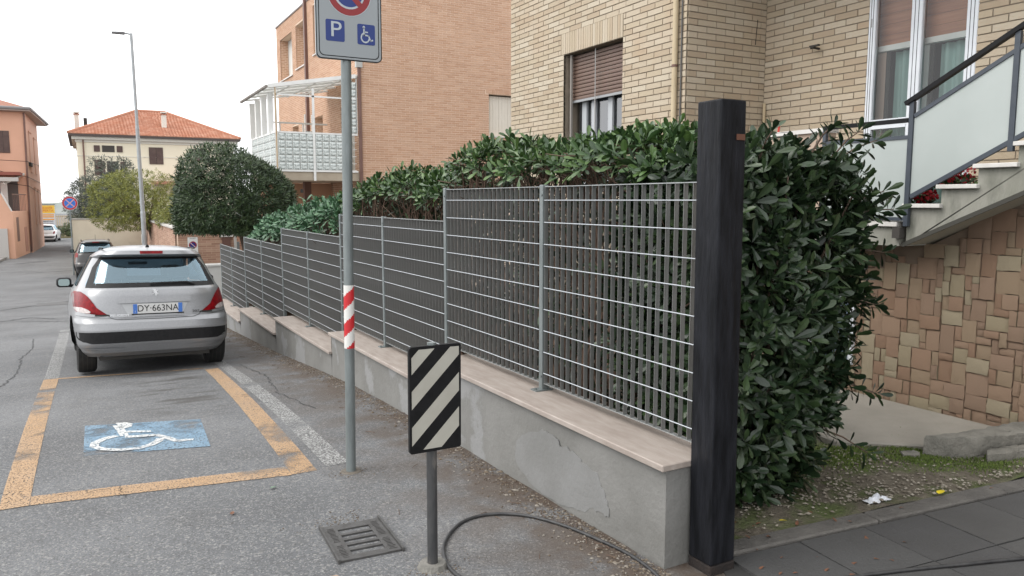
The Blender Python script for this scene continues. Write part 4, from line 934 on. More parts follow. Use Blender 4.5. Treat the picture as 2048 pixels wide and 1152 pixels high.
for z in (-.12,.12,.30): MB().box(-3.6,-2.4,83.985,83.999,z-.06,z+.05).part('orange_line',OR,bq)
txt('lettering','Scuola',.36,(-2.95,83.975,.98),RDT,bq,sx=1.0); txt('lettering','APERTA',.30,(-2.95,83.975,.68),RDT,bq); txt('lettering','MARKETING',.18,(-2.98,83.975,-.32),SBLK,bq); txt('lettering','MARKETING',.18,(-2.98,83.975,-.54),SBLK,bq)
ff=thing('far_fence','low beige fence beyond the crossing street beside the billboard','fence',(-1.6,95,gz(95)))
FB=mat('beige_fence',(.50,.42,.32),(.42,.36,.28),scale=2,rough=.9)
for k in range(16): MB().box(-2.9+.2*k,-2.78+.2*k,95,95.1,gz(95),.05).part('paling',FB,ff)
for z in (-.1,-1.2): MB().box(-3,.4,95.1,95.15,z,z+.12).part('rail',FB,ff)
tag(MB().box(-12,12,86,94,gz(90)-.3,gz(88)+.12).part('far_verge',mat('dry_verge',(.24,.18,.10),(.16,.15,.07),scale=2,rough=.95)),kind='structure')
hill=MB(); 
P=[[(x,260+20*math.sin(x*.03),-4) for x in np.linspace(-260,260,40)],[(x,262,2.0+1.2*math.sin(x*.05)+.7*math.sin(x*.17)) for x in np.linspace(-260,260,40)],[(x,330,-4) for x in np.linspace(-260,260,40)]]
tag(MB().grid(P).part('far_hills',mat('far_land',(.30,.31,.30),(.24,.27,.25),scale=.1,rough=1)),kind='structure')

# ------------------------------------------------------------------ cars
class Car:
    def __init__(s,prof): s.__dict__.update(prof)
    def sec(s,z): return lerp(s.w,z),lerp(s.ry,z),lerp(s.fy,z),lerp(s.n,z)
    def rear(s,x,z,off=0.0):
        w_,r,f,n=s.sec(z); L_=(f-r)/2; q=min(abs(x)/w_,.9995); y=(f+r)/2-L_*(1-q**n)**(1/n); return Vector((x,y-off,z))
    def front(s,x,z,off=0.0):
        w_,r,f,n=s.sec(z); L_=(f-r)/2; q=min(abs(x)/w_,.9995); return Vector((x,(f+r)/2+L_*(1-q**n)**(1/n)+off,z))
    def side(s,y,z,sg,off=0.0):
        w_,r,f,n=s.sec(z); L_=(f-r)/2; q=min(abs(y-(f+r)/2)/L_,.9995); return Vector((sg*(w_*(1-q**n)**(1/n)+off),y,z))
def patch(fn,rows,nx=10,nz=8,off=.004):
    """rows: (z,a0,a1) outline; surface fn(a,z,off)"""
    zs=np.linspace(rows[0][0],rows[-1][0],nz+1); up=rows[0][0]<rows[-1][0]
    k0=[(r[0],r[1]) for r in rows]; k1=[(r[0],r[2]) for r in rows]
    if not up: k0.reverse(); k1.reverse()
    return [[fn(lerp(k0,z)+(lerp(k1,z)-lerp(k0,z))*i/nx,z,off) for i in range(nx+1)] for z in zs]
HATCH=dict(
 w=[(.19,.76),(.24,.80),(.32,.845),(.48,.86),(.64,.858),(.80,.842),(.92,.815),(.975,.785),(1.335,.612),(1.36,.585),(1.385,.548),(1.42,.48),(1.45,.37),(1.465,.23),(1.472,.05)],
 ry=[(.19,.14),(.24,.06),(.34,.005),(.50,.0),(.575,.012),(.61,.05),(.63,.075),(.72,.085),(.88,.105),(.94,.13),(.965,.16),(1.312,.485),(1.322,.41),(1.345,.35),(1.39,.365),(1.42,.48),(1.45,.75),(1.465,1.05),(1.472,1.3)],
 fy=[(.19,3.8),(.3,3.99),(.55,4.03),(.7,3.95),(.8,3.75),(.9,3.3),(.97,2.95),(1.34,2.05),(1.40,1.85),(1.45,1.6),(1.465,1.45),(1.472,1.4)],
 n=[(.19,7),(.6,7),(.75,6),(.9,5),(1.0,4.4),(1.34,4.2),(1.40,4.0),(1.472,3)])
def scaled(P,sz,sx=1,sy=1,zb=None):
    o={}
    for k,v in P.items(): o[k]=[(z*sz,(a*sx if k=='w' else a*sy if k in('ry','fy') else a)) for z,a in v]
    return o
def build_car(t,prof,paint,detail,glassm,hz=1.0,wx=1.0,ly=1.0):
    """t: Empty at the ground below the rear bumper, forward = +Y. All parts are given in its own space."""
    C_=Car(prof); Z=lambda z:z*hz; XX=lambda x:x*wx
    def P(mb,name,m,parent=t,**k):
        o=link(name,mb.mesh(name,m,**k),parent,local=True); return o
    zl=sorted({*np.linspace(.19,1.472,58).round(4),.24,.34,.5,.575,.61,.63,.94,.965,1.312,1.322,1.335,1.345,1.36,1.385,1.39,1.42,1.45,1.465}); zl=[Z(z) for z in zl]
    M_=168; grid=[]
    for z in zl:
        w_,r,f,n=C_.sec(z); L_=(f-r)/2; yc=(f+r)/2; row=[]
        for i in range(M_):
            th=2*math.pi*i/M_; c,s=math.cos(th),math.sin(th)
            e=2/n; row.append((w_*math.copysign(abs(c)**e,c),yc+L_*math.copysign(abs(s)**e,s),z))
        grid.append(row)
    gl0,gl1=Z(.985),Z(1.302)
    def cut(p):
        x,y,z=p
        for yw in (.64*ly,3.18*ly):
            if abs(x)>.5 and (y-yw)**2+(z-.30)**2<.345**2: return True
        if gl0<z<gl1:
            w_=lerp(C_.w,z)
            fr=abs(x)<w_*.86
            if fr and (y<C_.sec(z)[1]+.45 or y>C_.sec(z)[2]-.45): return True
            if not fr and y>.85*ly and y<C_.sec(z)[2]-.22: return True
        return False
    mb=MB(); nv=M_
    for row in grid: mb.v+=row
    for i in range(len(grid)-1):
        for k in range(nv):
            q=(i*nv+k,i*nv+(k+1)%nv,(i+1)*nv+(k+1)%nv,(i+1)*nv+k)
            c=[sum(mb.v[j][a] for j in q)/4 for a in range(3)]
            if not cut(c): mb.f.append(q)
    mb.f.append(tuple((len(grid)-1)*nv+k for k in range(nv)))
    body=P(mb,'body',paint,smooth=28)
    R_=lambda a,z,o:C_.rear(a,z,o); F_=lambda a,z,o:C_.front(a,z,o)
    # glazing with black borders
    gz0,gz1=.972,1.312
    def hw(z): return lerp(C_.w,Z(z))
    rg=P(MB().grid(patch(R_,[(Z(gz0),-hw(gz0)*.88,hw(gz0)*.88),(Z(1.0),-hw(1.0)*.90,hw(1.0)*.90),(Z(1.2),-hw(1.2)*.895,hw(1.2)*.895),(Z(gz1),-hw(gz1)*.85,hw(gz1)*.85)],28,16,.004)),'rear_window',glassm,smooth='all')
    BL=BLACKPL
    for sg in (-1,1):
        P(MB().grid(patch(R_,[(Z(gz0),sg*hw(gz0)*.80,sg*hw(gz0)*.885),(Z(1.2),sg*hw(1.2)*.835,sg*hw(1.2)*.905),(Z(gz1),sg*hw(gz1)*.80,sg*hw(gz1)*.86)],4,12,.0065)),'window_border',BL,rg,smooth='all')
    P(MB().grid(patch(R_,[(Z(gz0)-.004,-hw(gz0)*.885,hw(gz0)*.885),(Z(1.018),-hw(1.02)*.87,hw(1.02)*.87)],26,2,.0065)),'window_border',BL,rg,smooth='all')
    P(MB().grid(patch(R_,[(Z(1.290),-hw(1.29)*.87,hw(1.29)*.87),(Z(1.312),-hw(1.312)*.855,hw(1.312)*.855)],26,2,.0065)),'window_border',BL,rg,smooth='all')
    P(MB().grid(patch(F_,[(Z(.98),-hw(.98)*.88,hw(.98)*.88),(Z(1.33),-hw(1.33)*.88,hw(1.33)*.88)],20,10,.004)),'windscreen',glassm,smooth='all')
    for sg in (-1,1):
        S_=lambda a,z,o,sg=sg:C_.side(a,z,sg,o)
        sw_=P(MB().grid(patch(S_,[(Z(.985),.80*ly,C_.sec(Z(.985))[2]-.28),(Z(1.33),.90*ly,C_.sec(Z(1.33))[2]-.25)],20,8,.004)),'side_window',glassm,smooth='all')
        for yy in (.86*ly,1.62*ly): P(MB().grid(patch(S_,[(Z(.98),yy-.05,yy+.05),(Z(1.33),yy-.03,yy+.03)],2,8,.006)),'pillar',BL,sw_)
    # spoiler brake light and roof fittings
    P(MB().grid(patch(R_,[(Z(1.352),-.12,.12),(Z(1.384),-.125,.125)],10,2,.007)),'brake_light',MATS['lamp_red'],smooth='all')
    # bumper strip
    bs=P(MB().grid(patch(R_,[(Z(.352),-.66*wx,.66*wx),(Z(.38),-.77*wx,.77*wx),(Z(.42),-.803*wx,.803*wx),(Z(.478),-.808*wx,.808*wx)],40,6,.007)),'bumper_strip',BLACKPL,smooth='all')
    P(MB().grid(patch(R_,[(Z(.352),-.66*wx,.66*wx),(Z(.415),-.79*wx,.79*wx)],40,4,.016)),'strip_step',BLACKPL,bs,smooth='all')
    # wheels
    for yw in (.64*ly,3.18*ly):
        for sg in (-1,1):
            WZ=.278; prof_=[(-.097,.20),(-.1,.27),(-.085,.298),(-.05,.305),(.05,.305),(.085,.298),(.1,.27),(.097,.20)]; n=40; Pg=[[(sg*.70*wx+a,yw+r*math.cos(2*math.pi*i/n),WZ+r*math.sin(2*math.pi*i/n)) for a,r in prof_] for i in range(n+1)]
            wh=P(MB().grid(Pg),'wheel',RUBBER,smooth=40)
            for q in range(3): P(MB().grid([[(sg*.70*wx+(q-1)*.045+a,yw+.3058*math.cos(2*math.pi*i/n),WZ+.3058*math.sin(2*math.pi*i/n)) for a in (-.004,.004)] for i in range(n+1)]),'tread_groove',DARK,wh)
            P(MB().disc(lambda a,b,d,sg=sg,yw=yw:(sg*.70*wx+sg*.085,yw+a,WZ+b),.0,.205,n=30),'rim',MATS['rim_grey'],wh)
            ar=[[(sg*(C_.side(yw+.33*math.cos(th),max(.2,.30+.33*math.sin(th)),1).x+d),yw+rr*math.cos(th),.30+rr*math.sin(th)) for d,rr in ((.0005,.352),(-.002,.345),(-.06,.338),(-.25,.338))] for th in np.linspace(-.2,math.pi+.2,26)]
            P(MB().grid(ar),'wheel_arch',BLACKPL,smooth='all')
    P(MB().box(-.58*wx,.58*wx,.16*ly,3.80*ly,.15,.32),'underbody',DARK); P(MB().box(-.66*wx,.66*wx,3.75*ly,3.79*ly,.08,.30),'front_light_blocker',DARK)  # underbody lowered, unseen front strip added to keep light from under the car
    P(MB().tube([(.38,.20,.235),(.38,.6,.235)],.022,10),'exhaust',MATS['rim_grey'])
    # cabin
    CB=mat('cabin_fabric',(.085,.095,.105),(.10,.11,.12),scale=20,rough=.9) if 'cabin_fabric' not in MATS else MATS['cabin_fabric']
    P(MB().box(-.66*wx,.66*wx,.32*ly,3.0*ly,.42,.50),'cabin_floor',CB); P(MB().box(-.64*wx,.64*wx,.22*ly,.80*ly,Z(.88),Z(.91)),'parcel_shelf',CB); P(MB().box(-.66*wx,.66*wx,2.3*ly,2.85*ly,Z(.70),Z(.955)),'dashboard',CB)
    P(MB().box(-.60*wx,.60*wx,.84*ly,.98*ly,Z(.5),Z(1.0)),'rear_seat',CB,bevel=.05,seg=3)
    for x in (-.36,.36):
        hd=P(MB().box(x-.13,x+.13,.88*ly,.98*ly,Z(1.04),Z(1.20)),'headrest',CB,bevel=.045,seg=3)
        for dx in (-.07,.07): P(MB().tube([(x+dx,.93*ly,Z(.98)),(x+dx,.93*ly,Z(1.06))],.006,6),'headrest_stem',MATS['rim_grey'],hd)
        P(MB().box(x-.23,x+.23,1.75*ly,1.90*ly,Z(.5),Z(1.03)),'front_seat',CB,bevel=.05,seg=3); P(MB().box(x-.12,x+.12,1.78*ly,1.88*ly,Z(1.05),Z(1.21)),'headrest',CB,bevel=.04,seg=3)
    P(MB().box(-.12,.12,2.28*ly,2.31*ly,Z(1.22),Z(1.28)),'cabin_mirror',CB,bevel=.015)
    # door mirrors
    for sg in (-1,1):
        mi=P(MB().box(sg*.90*wx-.09,sg*.90*wx+.09,2.24*ly,2.36*ly,Z(.93),Z(1.06)),'door_mirror',BLACKPL,bevel=.045,seg=4,smooth=60)
        P(MB().prism(rrect(.13,.09,.03),lambda a,b,d,sg=sg:(sg*.90*wx-.065+a,2.2375*ly+d,Z(.95)+b),-.003,.001),'mirror_glass',MATS['mirror_glass'],mi)
        P(MB().bar((sg*.84*wx,2.33*ly,Z(.95)),(sg*.76*wx,2.36*ly,Z(.94)),.06,.04),'mirror_arm',BLACKPL,mi)
    return C_,body,P
LAMPR=mat('lamp_red',(.24,.004,.008),(.12,.002,.004),scale=22,rough=.35,coat=.06,spec=.15,bump=.1,bscale=60); mat('lamp_clear',(.36,.30,.29),(.55,.50,.48),scale=26,rough=.25,coat=.2); mat('rim_grey',(.22,.225,.23),rough=.4,metal=.6); mat('mirror_glass',(.16,.20,.20),rough=.08,metal=.9)
SILVER=mat('silver_paint',(.30,.305,.315),(.27,.275,.285),scale=60,rough=.36,metal=.45,coat=.35)
CARGL=glass('car_glass',(.78,.88,.93),.01,.22,gcol=(.50,.66,.75))
rear_y=9.55; slope=math.atan((gz(9.7)-gz(13))/3.3)
car=thing('silver_car','silver hatchback parked in the bay in front of the steel fence seen from behind','car',(.655,rear_y,gz(rear_y)+.022),rot=(-slope,R(1.4),R(1.3)))
C1,body,P1=build_car(car,HATCH,SILVER,True,CARGL)
Rf=lambda a,z,o:C1.rear(a,z,o)
for sg in (-1,1):                             # tail lights: red upper body, clear lower window
    tl_=P1(MB().grid(patch(Rf,[(.672,sg*.50,sg*.60),(.70,sg*.535,sg*.790),(.75,sg*.60,sg*.838),(.80,sg*.628,sg*.840),(.86,sg*.668,sg*.832),(.90,sg*.705,sg*.822),(.928,sg*.745,sg*.800)],12,16,.009)),'tail_light',LAMPR,smooth='all')
    P1(MB().grid(patch(Rf,[(.690,sg*.665,sg*.72),(.705,sg*.655,sg*.785),(.735,sg*.69,sg*.815),(.755,sg*.745,sg*.825)],8,8,.0125)),'reversing_lens',MATS['lamp_clear'],tl_,smooth='all')
    P1(MB().grid(patch(Rf,[(.655,sg*.46,sg*.62),(.672,sg*.49,sg*.615)],4,2,.006)),'shadow_gap',DARK,tl_)
# tailgate lines
gap=MB()
def gline(pts,wd=.008,off=.003):
    for (a,z),(b,z2) in zip(pts[:-1],pts[1:]):
        n=10
        for i in range(n):
            p=Rf(a+(b-a)*i/n,z+(z2-z)*i/n,off); q=Rf(a+(b-a)*(i+1)/n,z+(z2-z)*(i+1)/n,off); gap.bar(p,q,wd,.002)
gline([(-.50,.672),(-.46,.63),(-.40,.612),(0,.607),(.40,.612),(.46,.63),(.50,.672)])
gline([(-.80,.662),(-.62,.645),(-.50,.655)],.006); gline([(.80,.662),(.62,.645),(.50,.655)],.006)
P1(gap,'tailgate_gap',BLACKPL)
ch_=P1(MB().grid(patch(Rf,[(.79,-.37,.37),(.80,-.385,.385),(.845,-.38,.38),(.855,-.36,.36)],24,5,.022)),'tailgate_trim',SILVER,smooth='all')
P1(MB().grid([[Rf(x,.79,.022),Rf(x,.792,.002)] for x in np.linspace(-.37,.37,20)]),'trim_underside',DARK,ch_)
P1(MB().grid(patch(Rf,[(.64,-.20,.20),(.66,-.29,.29),(.78,-.345,.345)],20,5,.0035)),'plate_recess',mat('recess_silver',(.36,.37,.38),rough=.35,metal=.3,coat=.4),smooth='all')
PY_=C1.rear(0,.72).y-.014
pltm=mat('plate_white_reflective',(.58,.58,.57),rough=.4)
pt=P1(MB().prism(rrect(.52,.11,.008),lambda a,b,d:(-.235+a,PY_-d,.668+b+.012*0),0,.004),'number_plate',pltm)
PB=mat('plate_blue',(.05,.16,.50),rough=.4)
for x in (-.235+.001,-.235+.476): P1(MB().box(x,x+.043,PY_-.0052,PY_-.0042,.6695,.7765),'blue_band',PB,pt)
P1(MB().box(-.25,.30,PY_-.003,PY_+.004,.655,.667),'plate_holder',BLACKPL,pt)
txt('plate_lettering','DY·663NA',.104,(.025,PY_-.0052,.7225),SBLK,pt,local=True,sx=.92)
txt('plate_lettering','I',.03,(-.213,PY_-.0062,.69),WHITE,pt,local=True)
EMB=mat('chrome_emblem',(.60,.61,.62),rough=.2,metal=.9)
# rampant lion emblem
ey=C1.rear(0,.905).y-.010
lion=[(-.03,.038),(-.012,.043),(.002,.036),(.010,.020),(.022,.028),(.034,.024),(.026,.014),(.018,.006),(.022,-.010),(.036,-.016),(.030,-.026),(.016,-.020),(.010,-.030),(.020,-.040),(.004,-.042),(-.002,-.026),(-.008,-.012),(-.020,-.018),(-.034,-.026),(-.036,-.016),(-.020,-.006),(-.012,.006),(-.024,.004),(-.036,.010),(-.030,.018),(-.016,.018),(-.020,.026),(-.034,.028)]
me_l=MB().prism([(a*.95,b*.95) for a,b in lion][::-1],lambda a,b,d:(a+.005,ey-d,.905+b),-.006,.004).part('emblem',EMB); me_l.parent=car
txt('badge_lettering','PEUGEOT',.036,(C1.rear(-.37,.655,.008).x,C1.rear(-.37,.655,.016).y,.655),EMB,car,rot=(R(88),0,R(-8)),local=True,sx=1.25); txt('badge_lettering','207',.042,(.43,C1.rear(.43,.67,.016).y,.67),mat('badge_dark',(.10,.10,.105),rough=.3,metal=.6),car,rot=(R(88),0,R(9)),local=True,sx=1.3)
# wiper, aerial, roof strips, bumper accents
yw=C1.rear(.12,1.0,.03)
wp=P1(MB().tube([C1.rear(.44,.985,.02),C1.rear(.36,1.012,.03),C1.rear(.02,1.008,.028)],[.010,.013,.011],8),'rear_wiper',BLACKPL); P1(MB().bar(C1.rear(.40,1.0,.022),C1.rear(-.04,.996,.022),.010,.022),'wiper_blade',BLACKPL,wp)
P1(MB().tube([(-.02,.62,1.425),(-.02,.60,1.46)],[.028,.012],10),'aerial_base',BLACKPL); P1(MB().tube([(-.02,.605,1.45),(-.02,.50,1.70)],.0035,6),'aerial',BLACKPL)
for sg in (-1,1):
    P1(MB().tube([(sg*.50,.55,1.418),(sg*.505,1.0,1.432),(sg*.50,1.6,1.425)],.010,6),'roof_strip',BLACKPL)
    P1(MB().grid(patch(Rf,[(.268,sg*.36,sg*.60),(.283,sg*.28,sg*.80),(.296,sg*.44,sg*.79)],14,3,.012)),'bumper_crease',SILVER,smooth='all')
# dark people carrier further down the street
DKP=mat('dark_brown_grey_paint',(.030,.028,.028),(.036,.033,.032),scale=50,rough=.3,metal=.3,coat=.6)
y2=36.6; s2=math.atan((gz(36.6)-gz(40))/3.4)
car2=thing('dark_car','dark grey people carrier parked against the cream garden wall further down the street','car',(.40,y2,gz(y2)),rot=(-s2,0,R(1)))
PR2=scaled(HATCH,1.13,.985,1.0); C2,b2_,P2=build_car(car2,PR2,DKP,False,CARGL,hz=1.13,wx=.985)
R2f=lambda a,z,o:C2.rear(a,z,o)
for sg in (-1,1): P2(MB().grid(patch(R2f,[(.93,sg*.70,sg*.80),(1.0,sg*.69,sg*.795),(1.10,sg*.68,sg*.755)],6,6,.012)),'tail_light',LAMPR,smooth='all')
P2(MB().grid(patch(R2f,[(.70,-.30,.30),(.80,-.36,.36),(.90,-.30,.30)],14,5,.010)),'plate_recess',BLACKPL,smooth='all')
pq=P2(MB().box(-.26,.26,C2.rear(0,.76).y-.03,C2.rear(0,.76).y-.02,.73,.84),'number_plate',pltm)
P2(MB().grid(patch(R2f,[(.36,.3,.6),(.40,.3,.6)],4,2,.012)),'reflector',LAMPR)
P2(MB().tube([(0,.62,1.6),(0,.58,1.86)],.006,6),'aerial',BLACKPL)
for sg in (-1,1): P2(MB().tube([(sg*.53,.6,1.60),(sg*.53,1.0,1.64),(sg*.51,1.7,1.62)],.018,6),'roof_rail',BLACKPL)
# white car at the crossing
WCP=mat('white_car_paint',(.66,.66,.67),rough=.3,coat=.5)
car3=thing('white_car','white car at the crossing street in front of the billboard','car',(-3.05,78,gz(78)),rot=(0,0,R(-6)))
C3,b3_,P3=build_car(car3,scaled(HATCH,1.05,.98,1.0),WCP,False,CARGL,hz=1.05,wx=.98)
P3(MB().box(-.26,.26,C3.rear(0,.6).y-.03,C3.rear(0,.6).y-.02,.68,.80),'number_plate',pltm)
for sg in (-1,1): P3(MB().grid(patch(lambda a,z,o:C3.rear(a,z,o),[(.72,sg*.62,sg*.80),(.95,sg*.70,sg*.80)],4,4,.012)),'tail_light',LAMPR)

# ------------------------------------------------------------------ foliage
def leaf_shape(rows,droop):
    v=[(0,0,0)]
    for y,w_ in rows: v+=[(-w_,y,.12*w_-droop*y*y),(0,y,-.10*w_-droop*y*y),(w_,y,.12*w_-droop*y*y)]
    return np.array(v+[(0,1,-droop)])
LEAF_O=leaf_shape([(.30,.075),(.66,.165),(.90,.115)],.14); LEAF_N=leaf_shape([(.28,.075),(.55,.10),(.82,.055)],.10)
LEAF_F=[(0,2,1),(0,3,2),(1,2,5,4),(2,3,6,5),(4,5,8,7),(5,6,9,8),(7,8,10),(8,9,10)]; LN=11
def frame(n):
    n=n/np.linalg.norm(n); a=np.cross(n,(0,0,1.)) if abs(n[2])<.95 else np.cross(n,(1.,0,0)); a/=np.linalg.norm(a); return a,np.cross(a,n),n
def rosette(p,n,size,k,out,spread=(25,75)):
    """leaves set around a shoot tip; out collects (position, rotation 3x3, size)"""
    a,b,n=frame(np.array(n,float)); ph=RNG.random()*6.28
    for i in range(k):
        th=ph+i*2.4; el=R(spread[0]+(spread[1]-spread[0])*((i+.5)/k)+RNG.normal()*8)
        d=n*math.cos(el)+(a*math.cos(th)+b*math.sin(th))*math.sin(el)
        up=n*math.sin(el)-(a*math.cos(th)+b*math.sin(th))*math.cos(el)
        x=np.cross(d,up); s=size*(.75+.5*RNG.random()); out.append((np.array(p)+d*s*.05-n*i*size*.06,np.stack([x,d,up],1),s))
def leaves_mesh(name,L_,shape,m):
    n=len(L_); 
    Rm=np.array([l[1] for l in L_])*np.array([l[2] for l in L_])[:,None,None]; Pp=np.array([l[0] for l in L_])
    V=np.einsum('nij,kj->nki',Rm,shape)+Pp[:,None,:]
    F=[tuple(i*LN+q for q in f) for i in range(n) for f in LEAF_F]
    me=bpy.data.meshes.new(name); me.from_pydata(V.reshape(-1,3).tolist(),[],F); me.materials.append(m); me.update(); return me
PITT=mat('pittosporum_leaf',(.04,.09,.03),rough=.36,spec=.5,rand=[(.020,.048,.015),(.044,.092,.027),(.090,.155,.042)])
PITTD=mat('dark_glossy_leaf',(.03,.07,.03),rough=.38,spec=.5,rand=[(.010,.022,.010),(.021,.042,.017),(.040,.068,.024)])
BLUEG=mat('blue_green_leaf',(.05,.12,.06),rough=.45,rand=[(.035,.085,.045),(.06,.14,.07),(.10,.20,.10)])
ROUND=mat('round_tree_leaf',(.03,.06,.02),rough=.5,rand=[(.018,.036,.014),(.032,.060,.022),(.055,.088,.028)])
YELG=mat('yellow_green_leaf',(.16,.17,.03),rough=.6,rand=[(.10,.12,.022),(.17,.185,.035),(.27,.27,.06)])
OLIV=mat('olive_leaf',(.07,.085,.06),rough=.6,rand=[(.04,.052,.04),(.075,.09,.065),(.12,.13,.10)])
MOSSL=mat('verge_leaf',(.06,.09,.035),rough=.7,rand=[(.04,.06,.025),(.07,.10,.035),(.11,.13,.06)])

def hedge(name,label,x0,x1,y0,y1,ztop,mleaf,density,size,seed,stems=True,fol=.27,side_leaf=.10):
    """clipped hedge: leafy canopy on top and upper side, bare twigs on the street face, dark leafy inside"""
    global RNG; RNG=np.random.default_rng(seed); rs=random.Random(seed)
    t=thing(name,label,'hedge',((x0+x1)/2,y0,gz(y0)))
    L_=[]
    zt=lambda x,y:ztop(y)+.05*math.sin(3.1*y+seed)+.035*math.sin(7.7*y+2*x)-.09*((x-(x0+x1)/2)/((x1-x0)/2))**2
    for _ in range(int((x1-x0)*(y1-y0)*density)):          # top
        x,y=rs.uniform(x0,x1),rs.uniform(y0,y1); z=zt(x,y)+rs.gauss(0,.02)+(rs.random()<.05)*rs.uniform(.03,.10)
        rosette((x,y,z),(rs.gauss(0,.4),rs.gauss(0,.4),1),size*rs.uniform(.8,1.25),rs.choice((5,7,9)),L_,(rs.uniform(10,35),rs.uniform(65,90)))
    for sx_,xx in ((-1,x0),(1,x1)):
        for _ in range(int((y1-y0)*fol*density*1.5)):
            y=rs.uniform(y0,y1); q=rs.random()**1.4; z=zt(xx,y)-fol*q*1.15; rosette((xx+sx_*rs.uniform(-.02,.05),y,z),(sx_,rs.gauss(0,.5),.9-.7*q),size,7,L_)
    for _ in range(int((x1-x0)*fol*density)):
        z=rs.uniform(0,fol); x=rs.uniform(x0,x1); rosette((x,y1,zt(x,y1)-z),(rs.gauss(0,.4),1,.4),size,7,L_)
    link('crown',leaves_mesh('crown',L_,LEAF_O,mleaf),t)
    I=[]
    for _ in range(int((y1-y0)*(x1-x0)*1.5*330)):             # inside leaves, sparse; shade of the inside put into a darker leaf colour
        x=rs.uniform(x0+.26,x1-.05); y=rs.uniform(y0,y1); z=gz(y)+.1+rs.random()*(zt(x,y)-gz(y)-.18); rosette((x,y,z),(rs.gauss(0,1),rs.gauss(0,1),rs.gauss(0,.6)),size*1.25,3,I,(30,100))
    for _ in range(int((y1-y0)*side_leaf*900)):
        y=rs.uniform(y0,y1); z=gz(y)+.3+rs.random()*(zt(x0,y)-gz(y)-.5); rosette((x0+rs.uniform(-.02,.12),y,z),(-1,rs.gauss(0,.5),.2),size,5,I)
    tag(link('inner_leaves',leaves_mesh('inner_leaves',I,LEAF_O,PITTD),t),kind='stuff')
    tw=MB(); 
    n=int((y1-y0)*60)
    for k in range(n):
        y=y0+(y1-y0)*(k+.5)/n; x=rs.uniform(x0+.12,x0+.6); zb=gz(y); p=[(x,y,zb)]; zz=zb; X_,Y_=x,y; top=zt(x,y)-.08
        while zz<top-.05:
            zz+=rs.uniform(.14,.26); X_+=rs.gauss(0,.045); Y_+=rs.gauss(0,.06); p.append((max(x0+.0,X_),Y_,min(zz,top)))
        r0=rs.uniform(.006,.014); tw.tube(p,[r0*(1-.6*i/len(p)) for i in range(len(p))],4,False)
        for _ in range(4):
            i=rs.randrange(len(p)//2,len(p)); a=Vector(p[i]); b=a+Vector((rs.gauss(-.05,.08),rs.gauss(0,.13),rs.uniform(.05,.22))); b.z=min(b.z,top+.02); m_=a.lerp(b,.5)+Vector((0,rs.gauss(0,.02),-.01)); tw.tube([a,m_,b],[.005,.004,.0025],4,False)
    tw.part('branches',TWIG,t); return t
hedge('clipped_hedge','highest clipped evergreen hedge behind the fence next to the black post',2.60,3.55,3.15,5.70,lambda y:1.945+.085*min(1,max(0,(y-3.5)/1.0)),PITT,210,.080,3,fol=.085,side_leaf=.012)
hedge('clipped_hedge','middle clipped evergreen hedge behind the fence right of the sign pole',2.60,3.45,5.76,8.55,lambda y:1.87-.02*(y-6),PITT,210,.080,4,fol=.10,side_leaf=.012)
hedge('clipped_hedge','lowest blue green hedge behind the far part of the fence below the round tree',2.62,3.7,8.75,14.6,lambda y:1.60-.055*max(0,y-9.5)-.12*max(0,y-12.5),BLUEG,130,.095,5,fol=.22,side_leaf=.04)

# large bush at the near end, beside the black post: near leaves are objects of their own
RNG=np.random.default_rng(21); rs=random.Random(21)
nb=thing('pittosporum_bush','big dark evergreen bush to the right of the black post above the gravel','bush',(3.1,3.0,0))
L_=[]
def bush_r(th,z):  # radius of the bush outline
    prof=lerp([(0,.44),(.25,.66),(.6,.82),(1.1,.88),(1.6,.88),(1.8,.78),(1.92,.55),(2.0,.2)],z); return prof*(1+.10*math.sin(3*th+2*z)+.08*math.sin(5*th-4*z+1))
bc=(3.13,3.10); tips=[]
for _ in range(1450):
    z=rs.uniform(.03,1.93); th=rs.uniform(-math.pi,math.pi); r_=bush_r(th,z)*rs.uniform(.76,.98); x,y=bc[0]+r_*.92*math.cos(th),bc[1]+r_*.60*math.sin(th)
    if x<2.58 and y>2.5: x=2.58+rs.uniform(0,.05)
    if z>1.84 and x<2.85: continue
    n=(math.cos(th),math.sin(th),.55+.9*max(0,(z-1.6))); tips.append((x,y,z)); rosette((x,y,z),np.array(n)+np.array([rs.gauss(0,.4) for _ in range(3)]),rs.uniform(.075,.11),rs.choice((6,8,9)),L_,(rs.uniform(15,35),rs.uniform(70,95)))
for _ in range(330):
    th=rs.uniform(-math.pi,math.pi); r_=rs.random()**.5*.75; x,y=bc[0]+r_*.92*math.cos(th),bc[1]+r_*.60*math.sin(th); z=1.86-.18*r_+rs.gauss(0,.05)
    if x<2.85: z-=.10
    if x<2.58: continue
    tips.append((x,y,z)); rosette((x,y,z),(rs.gauss(0,.35),rs.gauss(0,.35),1),.090,8,L_)
sprigs=[((3.50,2.82,1.86),(3.66,2.76,2.02)),((3.30,2.78,1.88),(3.37,2.70,2.03)),((3.70,2.85,1.55),(3.95,2.74,1.60)),((3.70,2.85,1.60),(3.90,2.77,1.70)),((3.66,2.9,1.1),(3.90,2.78,1.06)),((3.65,2.9,.62),(3.92,2.76,.55)),((3.5,2.85,.40),(3.78,2.70,.24)),((3.62,2.9,1.85),(3.86,2.80,1.98)),((2.95,2.8,1.84),(2.98,2.74,1.99)),((3.66,2.85,1.35),(3.91,2.75,1.36))]
br=MB()
for a,b in sprigs:
    a,b=Vector(a),Vector(b); m_=a.lerp(b,.55)+Vector((0,0,.02)); br.tube([a,m_,b],[.006,.005,.003],5,False)
    for q in (.45,.7,1.0): p=a.lerp(b,q); rosette(tuple(p),tuple((b-a).normalized()),.085,4 if q<1 else 8,L_,(40,80) if q<1 else (25,75))
